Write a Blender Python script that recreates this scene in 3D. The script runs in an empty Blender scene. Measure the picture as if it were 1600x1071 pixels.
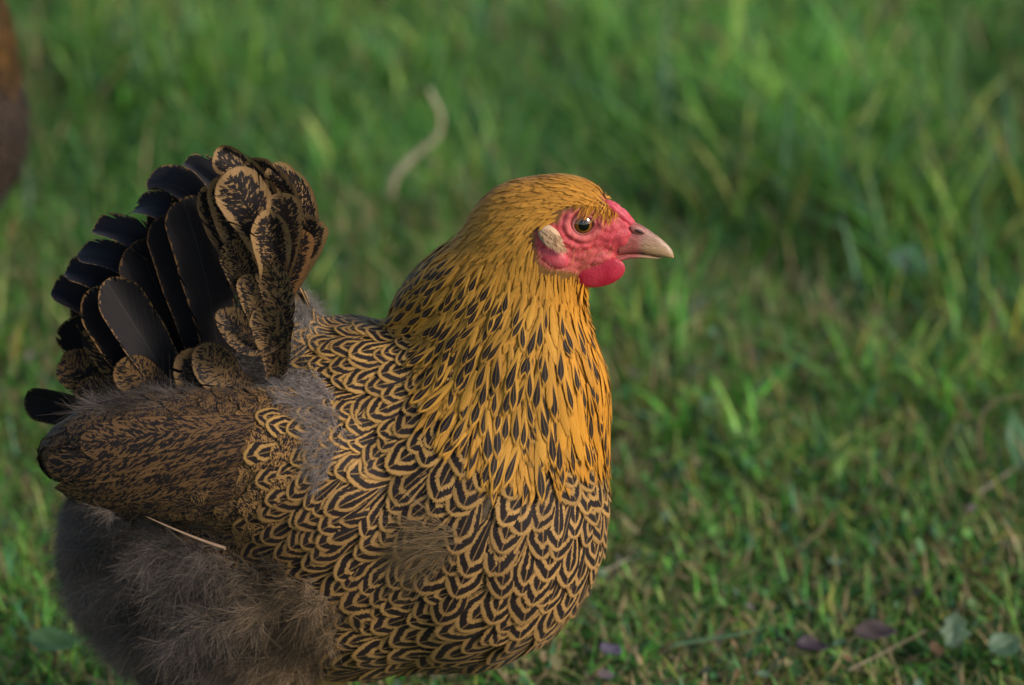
import bpy, math, random
import numpy as np
from mathutils import Vector, Matrix

R = math.radians
scene = bpy.context.scene
rng = np.random.default_rng(7)
random.seed(7)

# ------------------------------------------------------------------ camera
FOC, SENS, DIST, PITCH = 150.0, 36.0, 2.9, R(21.0)
S = DIST * SENS / FOC / 1600.0            # metres per photo pixel at the hen
ZC = 0.352
FWD = np.array([0, math.cos(PITCH), -math.sin(PITCH)])
UP = np.array([0, math.sin(PITCH), math.cos(PITCH)])
RT = np.array([1.0, 0, 0])
CAM = np.array([0, 0, ZC]) - FWD * DIST
cam_d = bpy.data.cameras.new('camera')
cam = bpy.data.objects.new('camera', cam_d)
scene.collection.objects.link(cam)
scene.camera = cam
cam.location = CAM
cam.rotation_euler = (math.pi / 2 - PITCH, 0, 0)
cam_d.lens = FOC
cam_d.sensor_width = SENS
cam_d.clip_end = 200
cam_d.clip_start = 0.05
cam_d.dof.use_dof = True
cam_d.dof.focus_distance = DIST - 0.045
cam_d.dof.aperture_fstop = 4.2
cam_d.dof.aperture_blades = 7

# ------------------------------------------------------------------ light
SUN_DIR = Vector((0.80, -0.42, 0.50)).normalized()      # towards the sun
w = bpy.data.worlds.new('World')
scene.world = w
w.use_nodes = True
nt = w.node_tree
sky = nt.nodes.new('ShaderNodeTexSky')
sky.sky_type = 'NISHITA'
sky.sun_disc = False
sky.sun_elevation = math.asin(SUN_DIR.z)
sky.sun_rotation = math.atan2(SUN_DIR.x, SUN_DIR.y)
nt.links.new(sky.outputs[0], nt.nodes['Background'].inputs[0])
nt.nodes['Background'].inputs[1].default_value = 0.115
sun_d = bpy.data.lights.new('sun', 'SUN')
sun_d.energy = 2.6
sun_d.angle = R(20)
sun_d.color = (1.0, 0.92, 0.80)
sun = bpy.data.objects.new('sun', sun_d)
scene.collection.objects.link(sun)
sun.rotation_euler = SUN_DIR.to_track_quat('Z', 'Y').to_euler()
scene.view_settings.view_transform = 'Standard'
scene.view_settings.look = 'None'
scene.view_settings.exposure = 0.30
scene.view_settings.gamma = 1.0

# ------------------------------------------------------------------ helpers
def W(px, py, y=0.0):
    """world point on the vertical plane Y=y seen at photo pixel (px,py)"""
    px = np.asarray(px, float); py = np.asarray(py, float); y = np.asarray(y, float)
    k = SENS / FOC / 1600.0
    d = FWD + np.multiply.outer((px - 800) * k, RT) - np.multiply.outer((py - 535.5) * k, UP)
    t = (y - CAM[1]) / d[..., 1]
    return CAM + d * t[..., None]

def PX(p):
    q = p - CAM
    z = q @ FWD
    k = SENS / FOC / 1600.0
    return 800 + (q @ RT) / z / k, 535.5 - (q @ UP) / z / k

def link(o, parent=None):
    scene.collection.objects.link(o)
    if parent is not None:
        o.parent = parent
    return o

def tag(o, label=None, cat=None, group=None, kind=None):
    if label: o['label'] = label
    if cat: o['category'] = cat
    if group: o['group'] = group
    if kind: o['kind'] = kind
    return o

def mesh_obj(name, V, F, mat, parent=None, fuv=None, tone=None, smooth=True, tipt=None):
    """V (n,3), F (m,4) or (m,3) int array or list"""
    me = bpy.data.meshes.new(name)
    V = np.asarray(V, np.float32).reshape(-1, 3)
    if isinstance(F, np.ndarray):
        k = F.shape[1]
        me.vertices.add(len(V)); me.vertices.foreach_set('co', V.ravel())
        me.loops.add(F.size); me.loops.foreach_set('vertex_index', F.astype(np.int32).ravel())
        me.polygons.add(len(F))
        me.polygons.foreach_set('loop_start', np.arange(0, F.size, k, dtype=np.int32))
        me.polygons.foreach_set('loop_total', np.full(len(F), k, dtype=np.int32))
        me.update(calc_edges=True); me.validate()
    else:
        me.from_pydata([tuple(map(float, v)) for v in V], [], F)
        me.update()
    if fuv is not None:
        a = me.attributes.new('fuv', 'FLOAT_VECTOR', 'POINT')
        a.data.foreach_set('vector', np.asarray(fuv, np.float32).ravel())
    if tipt is not None:
        a = me.attributes.new('tipt', 'FLOAT', 'POINT')
        a.data.foreach_set('value', np.asarray(tipt, np.float32).ravel())
    if tone is not None:
        t = np.ones((len(V), 4), np.float32); t[:, :3] = tone
        a = me.attributes.new('tone', 'FLOAT_COLOR', 'POINT')
        a.data.foreach_set('color', t.ravel())
    if smooth:
        me.polygons.foreach_set('use_smooth', np.ones(len(me.polygons), bool))
    me.materials.append(mat)
    o = bpy.data.objects.new(name, me)
    return link(o, parent)

class NB:
    def __init__(s, name):
        s.mat = bpy.data.materials.new(name); s.mat.use_nodes = True
        s.nt = s.mat.node_tree; s.n = s.nt.nodes
        s.b = s.n['Principled BSDF']; s.out = s.n['Material Output']
    def sock(s, inp, v):
        if hasattr(v, 'default_value') or isinstance(v, bpy.types.NodeSocket): s.nt.links.new(v, inp)
        else: inp.default_value = v
    def m(s, op, a, b=None, c=None, clamp=False):
        n = s.n.new('ShaderNodeMath'); n.operation = op; n.use_clamp = clamp
        s.sock(n.inputs[0], a)
        if b is not None: s.sock(n.inputs[1], b)
        if c is not None: s.sock(n.inputs[2], c)
        return n.outputs[0]
    def ramp(s, v, lo, hi, a=0.0, b=1.0):
        n = s.n.new('ShaderNodeMapRange'); n.interpolation_type = 'SMOOTHSTEP'
        s.sock(n.inputs[0], v); n.inputs[1].default_value = lo; n.inputs[2].default_value = hi
        n.inputs[3].default_value = a; n.inputs[4].default_value = b
        return n.outputs[0]
    def mix(s, f, a, b, mode='MIX'):
        n = s.n.new('ShaderNodeMix'); n.data_type = 'RGBA'; n.blend_type = mode
        s.sock(n.inputs[0], f); s.sock(n.inputs[6], a); s.sock(n.inputs[7], b)
        return n.outputs[2]
    def comb(s, x, y, z):
        n = s.n.new('ShaderNodeCombineXYZ')
        for i, v in enumerate((x, y, z)): s.sock(n.inputs[i], v)
        return n.outputs[0]
    def noise(s, vec, scale, detail=2.0, rough=0.5):
        n = s.n.new('ShaderNodeTexNoise'); n.inputs['Scale'].default_value = scale
        n.inputs['Detail'].default_value = detail; n.inputs['Roughness'].default_value = rough
        if vec is not None: s.nt.links.new(vec, n.inputs['Vector'])
        return n.outputs[0]
    def attr(s, name):
        n = s.n.new('ShaderNodeAttribute'); n.attribute_name = name
        return n
    def objcol(s):
        return s.n.new('ShaderNodeObjectInfo').outputs['Color']
    def coord(s, k='Object'):
        return s.n.new('ShaderNodeTexCoord').outputs[k]
    def bump(s, h, strength=0.3, dist=0.001):
        n = s.n.new('ShaderNodeBump'); n.inputs['Strength'].default_value = strength
        n.inputs['Distance'].default_value = dist
        s.nt.links.new(h, n.inputs['Height']); s.nt.links.new(n.outputs[0], s.b.inputs['Normal'])
    def set(s, color=None, rough=None, spec=None, **k):
        if color is not None: s.sock(s.b.inputs['Base Color'], color)
        if rough is not None: s.sock(s.b.inputs['Roughness'], rough)
        if spec is not None: s.b.inputs['Specular IOR Level'].default_value = spec
        for a, v in k.items(): s.sock(s.b.inputs[a.replace('_', ' ')], v)
    def fade(s, a):
        """alpha from socket a"""
        t = s.n.new('ShaderNodeBsdfTransparent'); mx = s.n.new('ShaderNodeMixShader')
        s.nt.links.new(a, mx.inputs[0]); s.nt.links.new(t.outputs[0], mx.inputs[1])
        s.nt.links.new(s.b.outputs[0], mx.inputs[2]); s.nt.links.new(mx.outputs[0], s.out.inputs[0])

# ------------------------------------------------------------------ materials
def feather_base(name, barb=26.0, slope=2.2):
    m = NB(name)
    sep = m.n.new('ShaderNodeSeparateXYZ')
    m.nt.links.new(m.attr('fuv').outputs['Vector'], sep.inputs[0])
    x = m.m('ABSOLUTE', sep.outputs[0]); v = sep.outputs[1]; r = sep.outputs[2]
    side = m.m('SIGN', sep.outputs[0])
    bc = m.m('SUBTRACT', m.m('MULTIPLY', v, 3.0), m.m('MULTIPLY', x, slope * 0.5))
    vec = m.comb(m.m('ADD', m.m('MULTIPLY', x, 0.7), m.m('MULTIPLY', side, 9.0)), m.m('MULTIPLY', bc, barb * 0.35), m.m('MULTIPLY', r, 57.0))
    streak = m.noise(vec, 1.6, 3.0, 0.6)
    t = m.m('MAXIMUM', 0.0, m.attr('tipt').outputs['Fac'])
    q = m.m('SQRT', m.m('ADD', m.m('POWER', x, 2.0), m.m('POWER', t, 2.0)))
    m.fe = (x, bc, r, side)
    return m, x, v, r, streak, q, bc, side

def finish_feather(m, col, streak, q, rough=0.6, spec=0.16, fray=0.30, edge=0.97, bump=0.5, split=0.0):
    br = m.ramp(streak, 0.25, 0.75, 0.72, 1.25)
    col = m.mix(1.0, col, m.comb(br, br, br), 'MULTIPLY')
    col = m.mix(1.0, col, m.objcol(), 'MULTIPLY')
    m.set(col, rough, spec)
    m.b.inputs['Sheen Weight'].default_value = 0.04
    m.b.inputs['Sheen Roughness'].default_value = 0.5
    m.bump(streak, bump, 0.0008)
    e = m.m('ADD', q, m.m('MULTIPLY', m.m('SUBTRACT', streak, 0.5), fray))
    if split:
        x, bc, r, side = m.fe
        sp = m.noise(m.comb(m.m('MULTIPLY', side, 7.0), m.m('MULTIPLY', bc, 4.5), m.m('MULTIPLY', r, 19.0)), 1.3, 2)
        e = m.m('ADD', e, m.m('MULTIPLY', m.ramp(sp, 0.60, 0.66), split))
    m.fade(m.ramp(e, edge, edge + 0.07, 1.0, 0.0))
    return m.mat

def mat_penciled():
    m, x, v, r, st, q, bc, side = feather_base('penciled_feather', 30)
    tone = m.attr('tone').outputs['Color']
    wob = m.noise(m.comb(m.m('MULTIPLY', x, 2.0), m.m('MULTIPLY', v, 5.0), m.m('MULTIPLY', r, 91.0)), 1.5, 2)
    tl = m.m('MAXIMUM', 0.0, m.attr('tipt').outputs['Fac'])
    ser = m.m('MULTIPLY', m.m('SUBTRACT', st, 0.5), 0.34)
    qd = m.m('POWER', m.m('ADD', m.m('POWER', x, 1.35), m.m('POWER', tl, 1.35)), 1 / 1.35)
    D = m.m('ADD', m.m('SUBTRACT', 1.0, qd), m.m('MULTIPLY', m.m('SUBTRACT', wob, 0.5), 0.16))
    D = m.m('ADD', D, ser)
    D = m.m('ADD', D, m.m('MULTIPLY', m.m('SUBTRACT', 1.0, tl), m.m('MULTIPLY', r, 0.12)))
    per = m.m('ADD', 0.47, m.m('MULTIPLY', r, 0.15))
    s = m.m('COSINE', m.m('MULTIPLY', m.m('DIVIDE', m.m('SUBTRACT', D, 0.03), per), 2 * math.pi))
    mask = m.ramp(s, 0.22, 0.56, 1.0, 0.0)
    mask = m.m('MULTIPLY', mask, m.ramp(m.m('ADD', q, m.m('MULTIPLY', ser, 0.35)), 0.82, 0.90, 1.0, 0.0))
    rib = m.ramp(x, 0.02, 0.06, 0.0, 1.0)
    mask = m.m('MULTIPLY', mask, m.m('ADD', 0.55, m.m('MULTIPLY', rib, 0.45)))
    col = m.mix(mask, tone, (0.020, 0.013, 0.012, 1))
    return finish_feather(m, col, st, q, fray=0.42, edge=0.93)

def mat_hackle():
    m, x, v, r, st, q, bc, side = feather_base('hackle_feather', 22, 4.0)
    tone = m.attr('tone').outputs['Color']
    amt = m.attr('tone').outputs['Alpha']
    wid = m.m('MULTIPLY', m.ramp(v, 0.30, 0.70, 0.15, 0.60), m.ramp(v, 0.72, 0.93, 1.0, 0.0))
    wid = m.m('MULTIPLY', wid, m.m('ADD', 0.75, m.m('MULTIPLY', r, 0.5)))
    d = m.m('SUBTRACT', m.m('ADD', x, m.m('MULTIPLY', m.m('SUBTRACT', st, 0.5), 0.25)), wid)
    mask = m.ramp(d, -0.07, 0.07, 1.0, 0.0)
    mask = m.m('MULTIPLY', mask, m.ramp(v, 0.25, 0.42, 0.0, 1.0))
    mask = m.m('MULTIPLY', mask, amt)
    shaft = m.m('MULTIPLY', m.ramp(x, 0.03, 0.09, 1.0, 0.0), 0.25)
    col = m.mix(mask, tone, (0.016, 0.012, 0.012, 1))
    col = m.mix(shaft, col, tone)
    return finish_feather(m, col, st, q, fray=0.75, edge=0.86, bump=0.4, rough=0.5)

def mat_mottled(name='mottled_feather', dens=0.0, edge=False, rimline=0.0):
    m, x, v, r, st, q, bc, side = feather_base(name, 40)
    tone = m.attr('tone').outputs['Color']
    vec = m.comb(m.m('ADD', m.m('MULTIPLY', x, 4.5), m.m('MULTIPLY', side, 5.0)), m.m('MULTIPLY', m.m('ADD', v, m.m('MULTIPLY', x, -0.12)), 46.0), m.m('MULTIPLY', r, 71.0))
    n1 = m.noise(vec, 1.0, 2, 0.6)
    n2 = m.noise(m.comb(m.m('MULTIPLY', x, 4.0), m.m('MULTIPLY', v, 6.0), m.m('MULTIPLY', r, 33.0)), 1.0, 2)
    val = m.m('ADD', m.m('ADD', n1, m.m('MULTIPLY', m.m('SUBTRACT', n2, 0.5), 0.45)), m.m('MULTIPLY', m.m('SUBTRACT', st, 0.5), 0.25))
    if not edge:
        val = m.m('ADD', val, m.m('MULTIPLY', m.ramp(m.m('ABSOLUTE', m.m('SUBTRACT', q, 0.90)), 0.02, 0.08, 1.0, 0.0), 0.06))
    if edge:   # dark vane, mottled rim
        rim = m.ramp(q, 0.55, 0.95, -0.10, 0.26)
        val = m.m('ADD', val, rim)
    mask = m.ramp(val, 0.47 + dens, 0.56 + dens, 1.0, 0.0)
    if edge:
        ring = m.m('MULTIPLY', m.ramp(m.m('ABSOLUTE', m.m('SUBTRACT', q, 0.92)), 0.02, 0.05, 1.0, 0.0), m.ramp(n2, 0.40, 0.60, 0.0, 0.9))
        mask = m.m('MULTIPLY', mask, m.m('SUBTRACT', 1.0, ring))
    col = m.mix(mask, tone, (0.016, 0.012, 0.012, 1))
    return finish_feather(m, col, st, q, fray=0.16, edge=0.95, bump=0.5, split=0.35)

def mat_tail():
    m, x, v, r, st, q, bc, side = feather_base('dark_tail_feather', 60)
    tone = m.attr('tone').outputs['Color']
    spk = m.noise(m.comb(m.m('MULTIPLY', x, 9.0), m.m('MULTIPLY', v, 45.0), m.m('MULTIPLY', r, 33.0)), 1.0, 2)
    near = m.m('ADD', q, m.m('MULTIPLY', m.m('SUBTRACT', spk, 0.5), 0.5))
    mask = m.m('MULTIPLY', m.ramp(near, 0.93, 1.0, 0.0, 0.75), m.ramp(q, 0.8, 0.9, 0.0, 1.0))
    col = m.mix(mask, (0.018, 0.015, 0.016, 1), tone)
    shaft = m.ramp(x, 0.012, 0.03, 0.6, 0.0)
    col = m.mix(shaft, col, (0.05, 0.04, 0.035, 1))
    m2 = finish_feather(m, col, st, q, fray=0.08, edge=0.975, bump=0.4, rough=0.55, spec=0.13, split=0.18)
    return m2

def mat_down(name='downy_fluff'):
    m = NB(name)
    tone = m.attr('tone').outputs['Color']
    m.set(m.mix(1.0, tone, m.objcol(), 'MULTIPLY'), 0.8, 0.15)
    m.b.inputs['Sheen Weight'].default_value = 0.2
    return m.mat

def mat_body():
    m = NB('hen_skin')
    tone = m.attr('tone').outputs['Color']
    co = m.coord('Object')
    n = m.noise(co, 900, 3, 0.6)
    n2 = m.noise(co, 160, 3, 0.6)
    br = m.m('ADD', 0.72, m.m('MULTIPLY', n2, 0.55))
    col = m.mix(1.0, tone, m.comb(br, br, br), 'MULTIPLY')
    m.set(col, 0.5, 0.4)
    m.b.inputs['Subsurface Weight'].default_value = 0.15
    m.b.inputs['Subsurface Radius'].default_value = (0.004, 0.0015, 0.001)
    m.bump(m.m('ADD', n, m.m('MULTIPLY', n2, 1.5)), 0.6, 0.0009)
    return m.mat

def mat_flesh(name, c1, c2, scale=500, rough=0.45):
    m = NB(name)
    co = m.coord('Object')
    n = m.noise(co, scale, 3, 0.6)
    f = m.ramp(m.noise(co, 90, 3), 0.35, 0.65)
    m.set(m.mix(f, c1 + (1,), c2 + (1,)), rough, 0.45)
    m.b.inputs['Subsurface Weight'].default_value = 0.2
    m.b.inputs['Subsurface Radius'].default_value = (0.004, 0.0012, 0.001)
    m.bump(n, 0.7, 0.0007)
    return m.mat

def mat_beak():
    m = NB('beak_horn')
    sep = m.n.new('ShaderNodeSeparateXYZ'); m.nt.links.new(m.attr('fuv').outputs['Vector'], sep.inputs[0])
    s = sep.outputs[0]; side = sep.outputs[1]
    n = m.noise(m.comb(m.m('MULTIPLY', s, 3.0), m.m('MULTIPLY', side, 9.0), 0.0), 3.0, 4)
    a = m.mix(m.ramp(m.m('ADD', s, m.m('MULTIPLY', m.m('SUBTRACT', n, 0.5), 0.5)), 0.2, 0.8), (0.36, 0.15, 0.13, 1), (0.46, 0.28, 0.16, 1))
    a = m.mix(m.ramp(m.m('ADD', s, m.m('MULTIPLY', m.m('SUBTRACT', n, 0.5), 0.25)), 0.16, 0.34, 1.0, 0.0), a, (0.50, 0.13, 0.11, 1))
    a = m.mix(m.m('MULTIPLY', m.ramp(side, 0.0, 0.9), m.ramp(s, 0.2, 0.4)), a, (0.50, 0.32, 0.16, 1))
    d = m.ramp(n, 0.40, 0.62, 0.65, 1.1)
    a = m.mix(1.0, a, m.comb(d, d, d), 'MULTIPLY')
    m.set(a, 0.35, 0.5)
    m.bump(n, 0.2, 0.0005)
    return m.mat

def mat_eye():
    m = NB('eye_glossy')
    sep = m.n.new('ShaderNodeSeparateXYZ'); m.nt.links.new(m.coord('Object'), sep.inputs[0])
    # local -y faces outwards, radius 1
    rr = m.m('SQRT', m.m('ADD', m.m('POWER', sep.outputs[0], 2.0), m.m('POWER', sep.outputs[2], 2.0)))
    ang = m.m('ARCTAN2', sep.outputs[0], sep.outputs[2])
    n = m.noise(m.comb(m.m('MULTIPLY', ang, 4.0), m.m('MULTIPLY', rr, 3.0), 0.0), 2.0, 3)
    iris = m.mix(m.ramp(rr, 0.40, 0.64), (0.28, 0.10, 0.010, 1), (0.13, 0.034, 0.007, 1))
    b = m.ramp(n, 0.3, 0.7, 0.7, 1.2)
    iris = m.mix(1.0, iris, m.comb(b, b, b), 'MULTIPLY')
    c = m.mix(m.ramp(rr, 0.38, 0.42), (0.003, 0.003, 0.004, 1), iris)
    c = m.mix(m.ramp(rr, 0.60, 0.68), c, (0.02, 0.010, 0.012, 1))
    m.set(c, 0.06, 0.5)
    m.b.inputs['Coat Weight'].default_value = 1.0
    m.b.inputs['Coat Roughness'].default_value = 0.03
    return m.mat

def mat_plant(name, rough=0.5, trans=0.25):
    m = NB(name)
    tone = m.attr('tone').outputs['Color']
    n = m.noise(m.coord('Object'), 60, 2)
    b = m.ramp(n, 0.3, 0.7, 0.8, 1.2)
    col = m.mix(1.0, tone, m.comb(b, b, b), 'MULTIPLY')
    m.set(col, rough, 0.35)
    t = m.n.new('ShaderNodeBsdfTranslucent'); m.nt.links.new(col, t.inputs[0])
    mx = m.n.new('ShaderNodeMixShader'); mx.inputs[0].default_value = trans
    m.nt.links.new(m.b.outputs[0], mx.inputs[1]); m.nt.links.new(t.outputs[0], mx.inputs[2])
    m.nt.links.new(mx.outputs[0], m.out.inputs[0])
    return m.mat

def mat_ground():
    m = NB('mossy_soil')
    co = m.coord('Object')
    n1 = m.noise(co, 3.0, 4); n2 = m.noise(co, 45, 4, 0.65); n3 = m.noise(co, 260, 3)
    a = m.mix(m.ramp(n2, 0.4, 0.62), (0.040, 0.085, 0.016, 1), (0.065, 0.050, 0.022, 1))
    a = m.mix(m.ramp(n1, 0.4, 0.6, 0, 0.7), a, (0.042, 0.10, 0.018, 1))
    b = m.ramp(n3, 0.3, 0.7, 0.6, 1.4)
    m.set(m.mix(1.0, a, m.comb(b, b, b), 'MULTIPLY'), 0.95, 0.1)
    m.bump(m.m('ADD', n2, n3), 1.0, 0.01)
    return m.mat

M_PEN, M_HACK, M_MOT, M_COV, M_TAIL = mat_penciled(), mat_hackle(), mat_mottled(), mat_mottled('tail_covert_feather', 0.0, True), mat_tail()
M_DOWN, M_BODY, M_BEAK, M_EYE = mat_down(), mat_body(), mat_beak(), mat_eye()
M_RED = mat_flesh('red_wattle_skin', (0.46, 0.014, 0.040), (0.56, 0.035, 0.065))
M_COMB = mat_flesh('red_comb_skin', (0.56, 0.045, 0.075), (0.60, 0.10, 0.12))
M_LID = mat_flesh('eyelid_skin', (0.34, 0.055, 0.06), (0.44, 0.14, 0.12))
M_LEG = mat_flesh('yellow_leg_scales', (0.36, 0.24, 0.06), (0.26, 0.17, 0.06), 260)

# ------------------------------------------------------------------ body shape (signed distance field)
YAW = -0.14                                    # dy/dx of the bird's mid-plane: breast a little nearer to the camera
X0 = W(620, 600)[0]
def ymid(x): return YAW * (x - X0)

PR = []                                        # centre, radii, rotation in the xz plane, blend
def ell(px, py, rx, ry, rz, off=0.0, rot=0.0, k=26):
    x = W(px, py)[0]
    c = W(px, py, ymid(x) - off * S)
    PR.append((np.array([c[0], off * S, c[2]]), np.array([rx, ry, rz]) * S, R(rot), k * S))
# torso
ell(695, 785, 252, 215, 270)
ell(530, 790, 270, 215, 285)
ell(350, 855, 243, 205, 232)
ell(560, 640, 170, 120, 140, k=40)
ell(400, 600, 95, 70, 120, k=40)
ell(448, 530, 46, 62, 85, k=36)
# neck
ell(776, 612, 165, 128, 168, k=40)
ell(826, 690, 103, 118, 150, k=40)
ell(788, 508, 119, 90, 122, k=30)
ell(738, 432, 148, 58, 55, rot=40, k=30)
ell(818, 415, 92, 68, 100, k=26)
ell(838, 360, 92, 56, 76, k=26)
# head
ell(885, 342, 72, 46, 62, k=20)
ell(942, 358, 50, 27, 36, rot=-18, k=16)
ell(905, 390, 52, 36, 30, rot=-6, k=14)
# folded wing and shoulder
ell(302, 733, 230, 42, 82, off=190, rot=-2, k=16)
ell(320, 672, 205, 48, 60, off=150, rot=4, k=60)
ell(455, 775, 160, 55, 120, off=175, rot=-28, k=26)
PRC = np.array([p[0] for p in PR])

def sdf(P):
    P = np.asarray(P, float)
    q = P.copy()
    q[..., 1] = np.abs(P[..., 1] - ymid(P[..., 0]))
    d = None
    for c, r, a, k in PR:
        e = q - c
        if a:
            ca, sa = math.cos(a), math.sin(a)
            e = np.stack([e[..., 0] * ca + e[..., 2] * sa, e[..., 1], -e[..., 0] * sa + e[..., 2] * ca], -1)
        u = e / r
        k0 = np.sqrt((u * u).sum(-1)) + 1e-9
        k1 = np.sqrt(((u / r) ** 2).sum(-1)) + 1e-9
        di = k0 * (k0 - 1) / k1
        if d is None: d = di
        else:
            h = np.clip(k - np.abs(d - di), 0, None) / k
            d = np.minimum(d, di) - h * h * k * 0.25
    return d

def grad(P, e=0.0012):
    g = np.stack([sdf(P + np.eye(3)[i] * e) - sdf(P - np.eye(3)[i] * e) for i in range(3)], -1)
    return g / (np.linalg.norm(g, axis=-1, keepdims=True) + 1e-12)

def project(P, it=2):
    for _ in range(it):
        P = P - sdf(P)[..., None] * grad(P)
    return P

def axis(lo, hi, f0, f1, fine, coarse):
    a = [lo]
    while a[-1] < hi:
        x = a[-1]
        d = max(f0 - x, x - f1, 0)
        a.append(x + min(coarse, fine + d * 0.25))
    return np.array(a)

def surface_nets():
    lo = W(40, 1180, 0); hi = W(1020, 230, 0)
    gx = axis(lo[0], hi[0], W(835, 0)[0], W(1010, 0)[0], 0.0008, 0.004)
    gz = axis(lo[2] - 0.02, hi[2] + 0.02, W(0, 430)[2], W(0, 260)[2], 0.0008, 0.004)
    yh = ymid(W(900, 350)[0])
    gy = axis(-0.16, 0.18, yh - 0.022, yh + 0.022, 0.0010, 0.004)
    X, Y, Z = np.meshgrid(gx, gy, gz, indexing='ij')
    D = sdf(np.stack([X, Y, Z], -1))
    nx, ny, nz = D.shape
    ins = D < 0
    acc = np.zeros((nx - 1, ny - 1, nz - 1, 3)); cnt = np.zeros((nx - 1, ny - 1, nz - 1))
    G = np.stack([X, Y, Z], -1)
    quads = []
    edges = []
    for ax in range(3):
        sl0 = [slice(None)] * 3; sl1 = [slice(None)] * 3
        sl0[ax] = slice(0, -1); sl1[ax] = slice(1, None)
        a, b = D[tuple(sl0)], D[tuple(sl1)]
        cr = (a < 0) != (b < 0)
        idx = np.argwhere(cr)
        t = (a / (a - b + 1e-20))[cr]
        g0 = G[tuple(sl0)][cr]; g1 = G[tuple(sl1)][cr]
        pt = g0 + (g1 - g0) * t[:, None]
        o1, o2 = [i for i in range(3) if i != ax]
        ok = np.ones(len(idx), bool)
        for o in (o1, o2):
            ok &= (idx[:, o] > 0) & (idx[:, o] < D.shape[o] - 1)
        idx = idx[ok]; pt = pt[ok]; sgn = a[cr][ok] < 0
        cells = []
        for d1, d2 in ((0, 0), (-1, 0), (-1, -1), (0, -1)):
            c = idx.copy(); c[:, o1] += d1; c[:, o2] += d2
            np.add.at(acc, tuple(c.T), pt); np.add.at(cnt, tuple(c.T), 1)
            cells.append(c)
        flip = sgn if ax != 1 else ~sgn
        edges.append((cells, flip))
    used = cnt > 0
    ids = -np.ones(cnt.shape, int); ids[used] = np.arange(used.sum())
    V = acc[used] / cnt[used][:, None]
    for cells, flip in edges:
        q = np.stack([ids[tuple(c.T)] for c in cells], -1)
        q[~flip] = q[~flip][:, ::-1]
        quads.append(q)
    return project(V, 1), np.concatenate(quads)

BV, BF = surface_nets()

def near_px(P):
    """photo pixel of the point folded to the near side of the bird"""
    q = P.copy(); m = ymid(P[..., 0])
    q[..., 1] = m - np.abs(P[..., 1] - m)
    return PX(q)

def in_poly(px, py, poly):
    inside = np.zeros(np.shape(px), bool)
    n = len(poly)
    for i in range(n):
        x1, y1 = poly[i]; x2, y2 = poly[(i + 1) % n]
        c = ((y1 > py) != (y2 > py)) & (px < (x2 - x1) * (py - y1) / (y2 - y1 + 1e-9) + x1)
        inside ^= c
    return inside

def poly_dist(px, py, poly):
    d = np.full(np.shape(px), 1e9)
    n = len(poly)
    for i in range(n):
        a = np.array(poly[i], float); b = np.array(poly[(i + 1) % n], float)
        ab = b - a
        t = np.clip(((px - a[0]) * ab[0] + (py - a[1]) * ab[1]) / (ab @ ab), 0, 1)
        d = np.minimum(d, np.hypot(px - a[0] - t * ab[0], py - a[1] - t * ab[1]))
    return d

FACE = [(873, 350), (880, 333), (900, 326), (925, 328), (945, 332), (950, 322), (940, 305), (955, 305), (1010, 345), (1010, 410), (975, 405),
        (950, 408), (925, 418), (905, 428), (885, 423), (858, 420), (845, 412), (838, 385), (838, 362), (850, 352)]
HACK = [(555, 500), (600, 440), (660, 350), (760, 280), (860, 250), (960, 240), (1010, 330), (990, 420), (985, 600), (985, 690), (945, 655), (900, 640),
        (850, 655), (790, 655), (745, 620), (712, 585), (698, 545), (690, 510), (640, 490), (600, 480)]
WING = [(40, 640), (240, 640), (330, 612), (430, 598), (490, 625), (490, 690), (478, 740), (455, 800), (440, 860), (432, 892), (400, 880),
        (350, 858), (210, 798), (110, 765), (40, 700)]
FLUFF = [(0, 500), (330, 560), (440, 400), (500, 430), (500, 500), (480, 560), (468, 600), (430, 610), (330, 630), (240, 650), (40, 660), (40, 740), (110, 765), (210, 798), (350, 858), (440, 895), (515, 935),
         (505, 990), (480, 1010), (470, 1060), (440, 1300), (0, 1300)]

FLOW = [(935, 300, -1, -.25), (900, 290, -1, 0), (850, 300, -1, .25), (880, 315, -1, .15), (800, 330, -.9, .5), (840, 340, -.8, .6), (700, 400, -.75, .65), (620, 460, -.85, .5), (750, 450, -.5, .85), (650, 470, -.8, .6),
        (700, 560, -.25, 1), (800, 450, -.25, 1), (830, 400, -.2, 1), (780, 600, -.05, 1), (870, 440, .0, 1), (860, 600, .03, 1), (920, 450, .3, 1), (920, 500, .12, 1), (930, 600, .1, 1), (940, 700, 0, 1),
        (520, 500, -.95, .3), (550, 550, -.9, .4), (600, 700, -.85, .5), (700, 750, -.65, .75), (800, 760, -.25, .95), (820, 850, -.4, .9), (900, 750, -.08, 1), (920, 850, -.3, .95),
        (650, 600, -.7, .6), (700, 900, -.75, .6), (600, 1000, -.95, .3), (800, 980, -.8, .55), (520, 800, -.8, .55), (560, 900, -.85, .5), (560, 620, -.9, .45),
        (300, 720, -1, .05), (100, 700, -1, .05), (280, 660, -1, .12), (280, 790, -1, -.10), (180, 665, -1, .16), (180, 770, -1, -.2), (450, 700, -.95, .2), (450, 820, -.85, .5), (300, 900, -.7, .7), (450, 950, -.85, .45), (120, 850, -.3, .95), (200, 1000, -.5, .85), (380, 1040, -.8, .5),
        (470, 480, -.6, .8), (450, 560, -.5, .8), (400, 520, -.4, -.9), (200, 620, -.9, .3)]
FLOW = np.array(FLOW)

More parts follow.
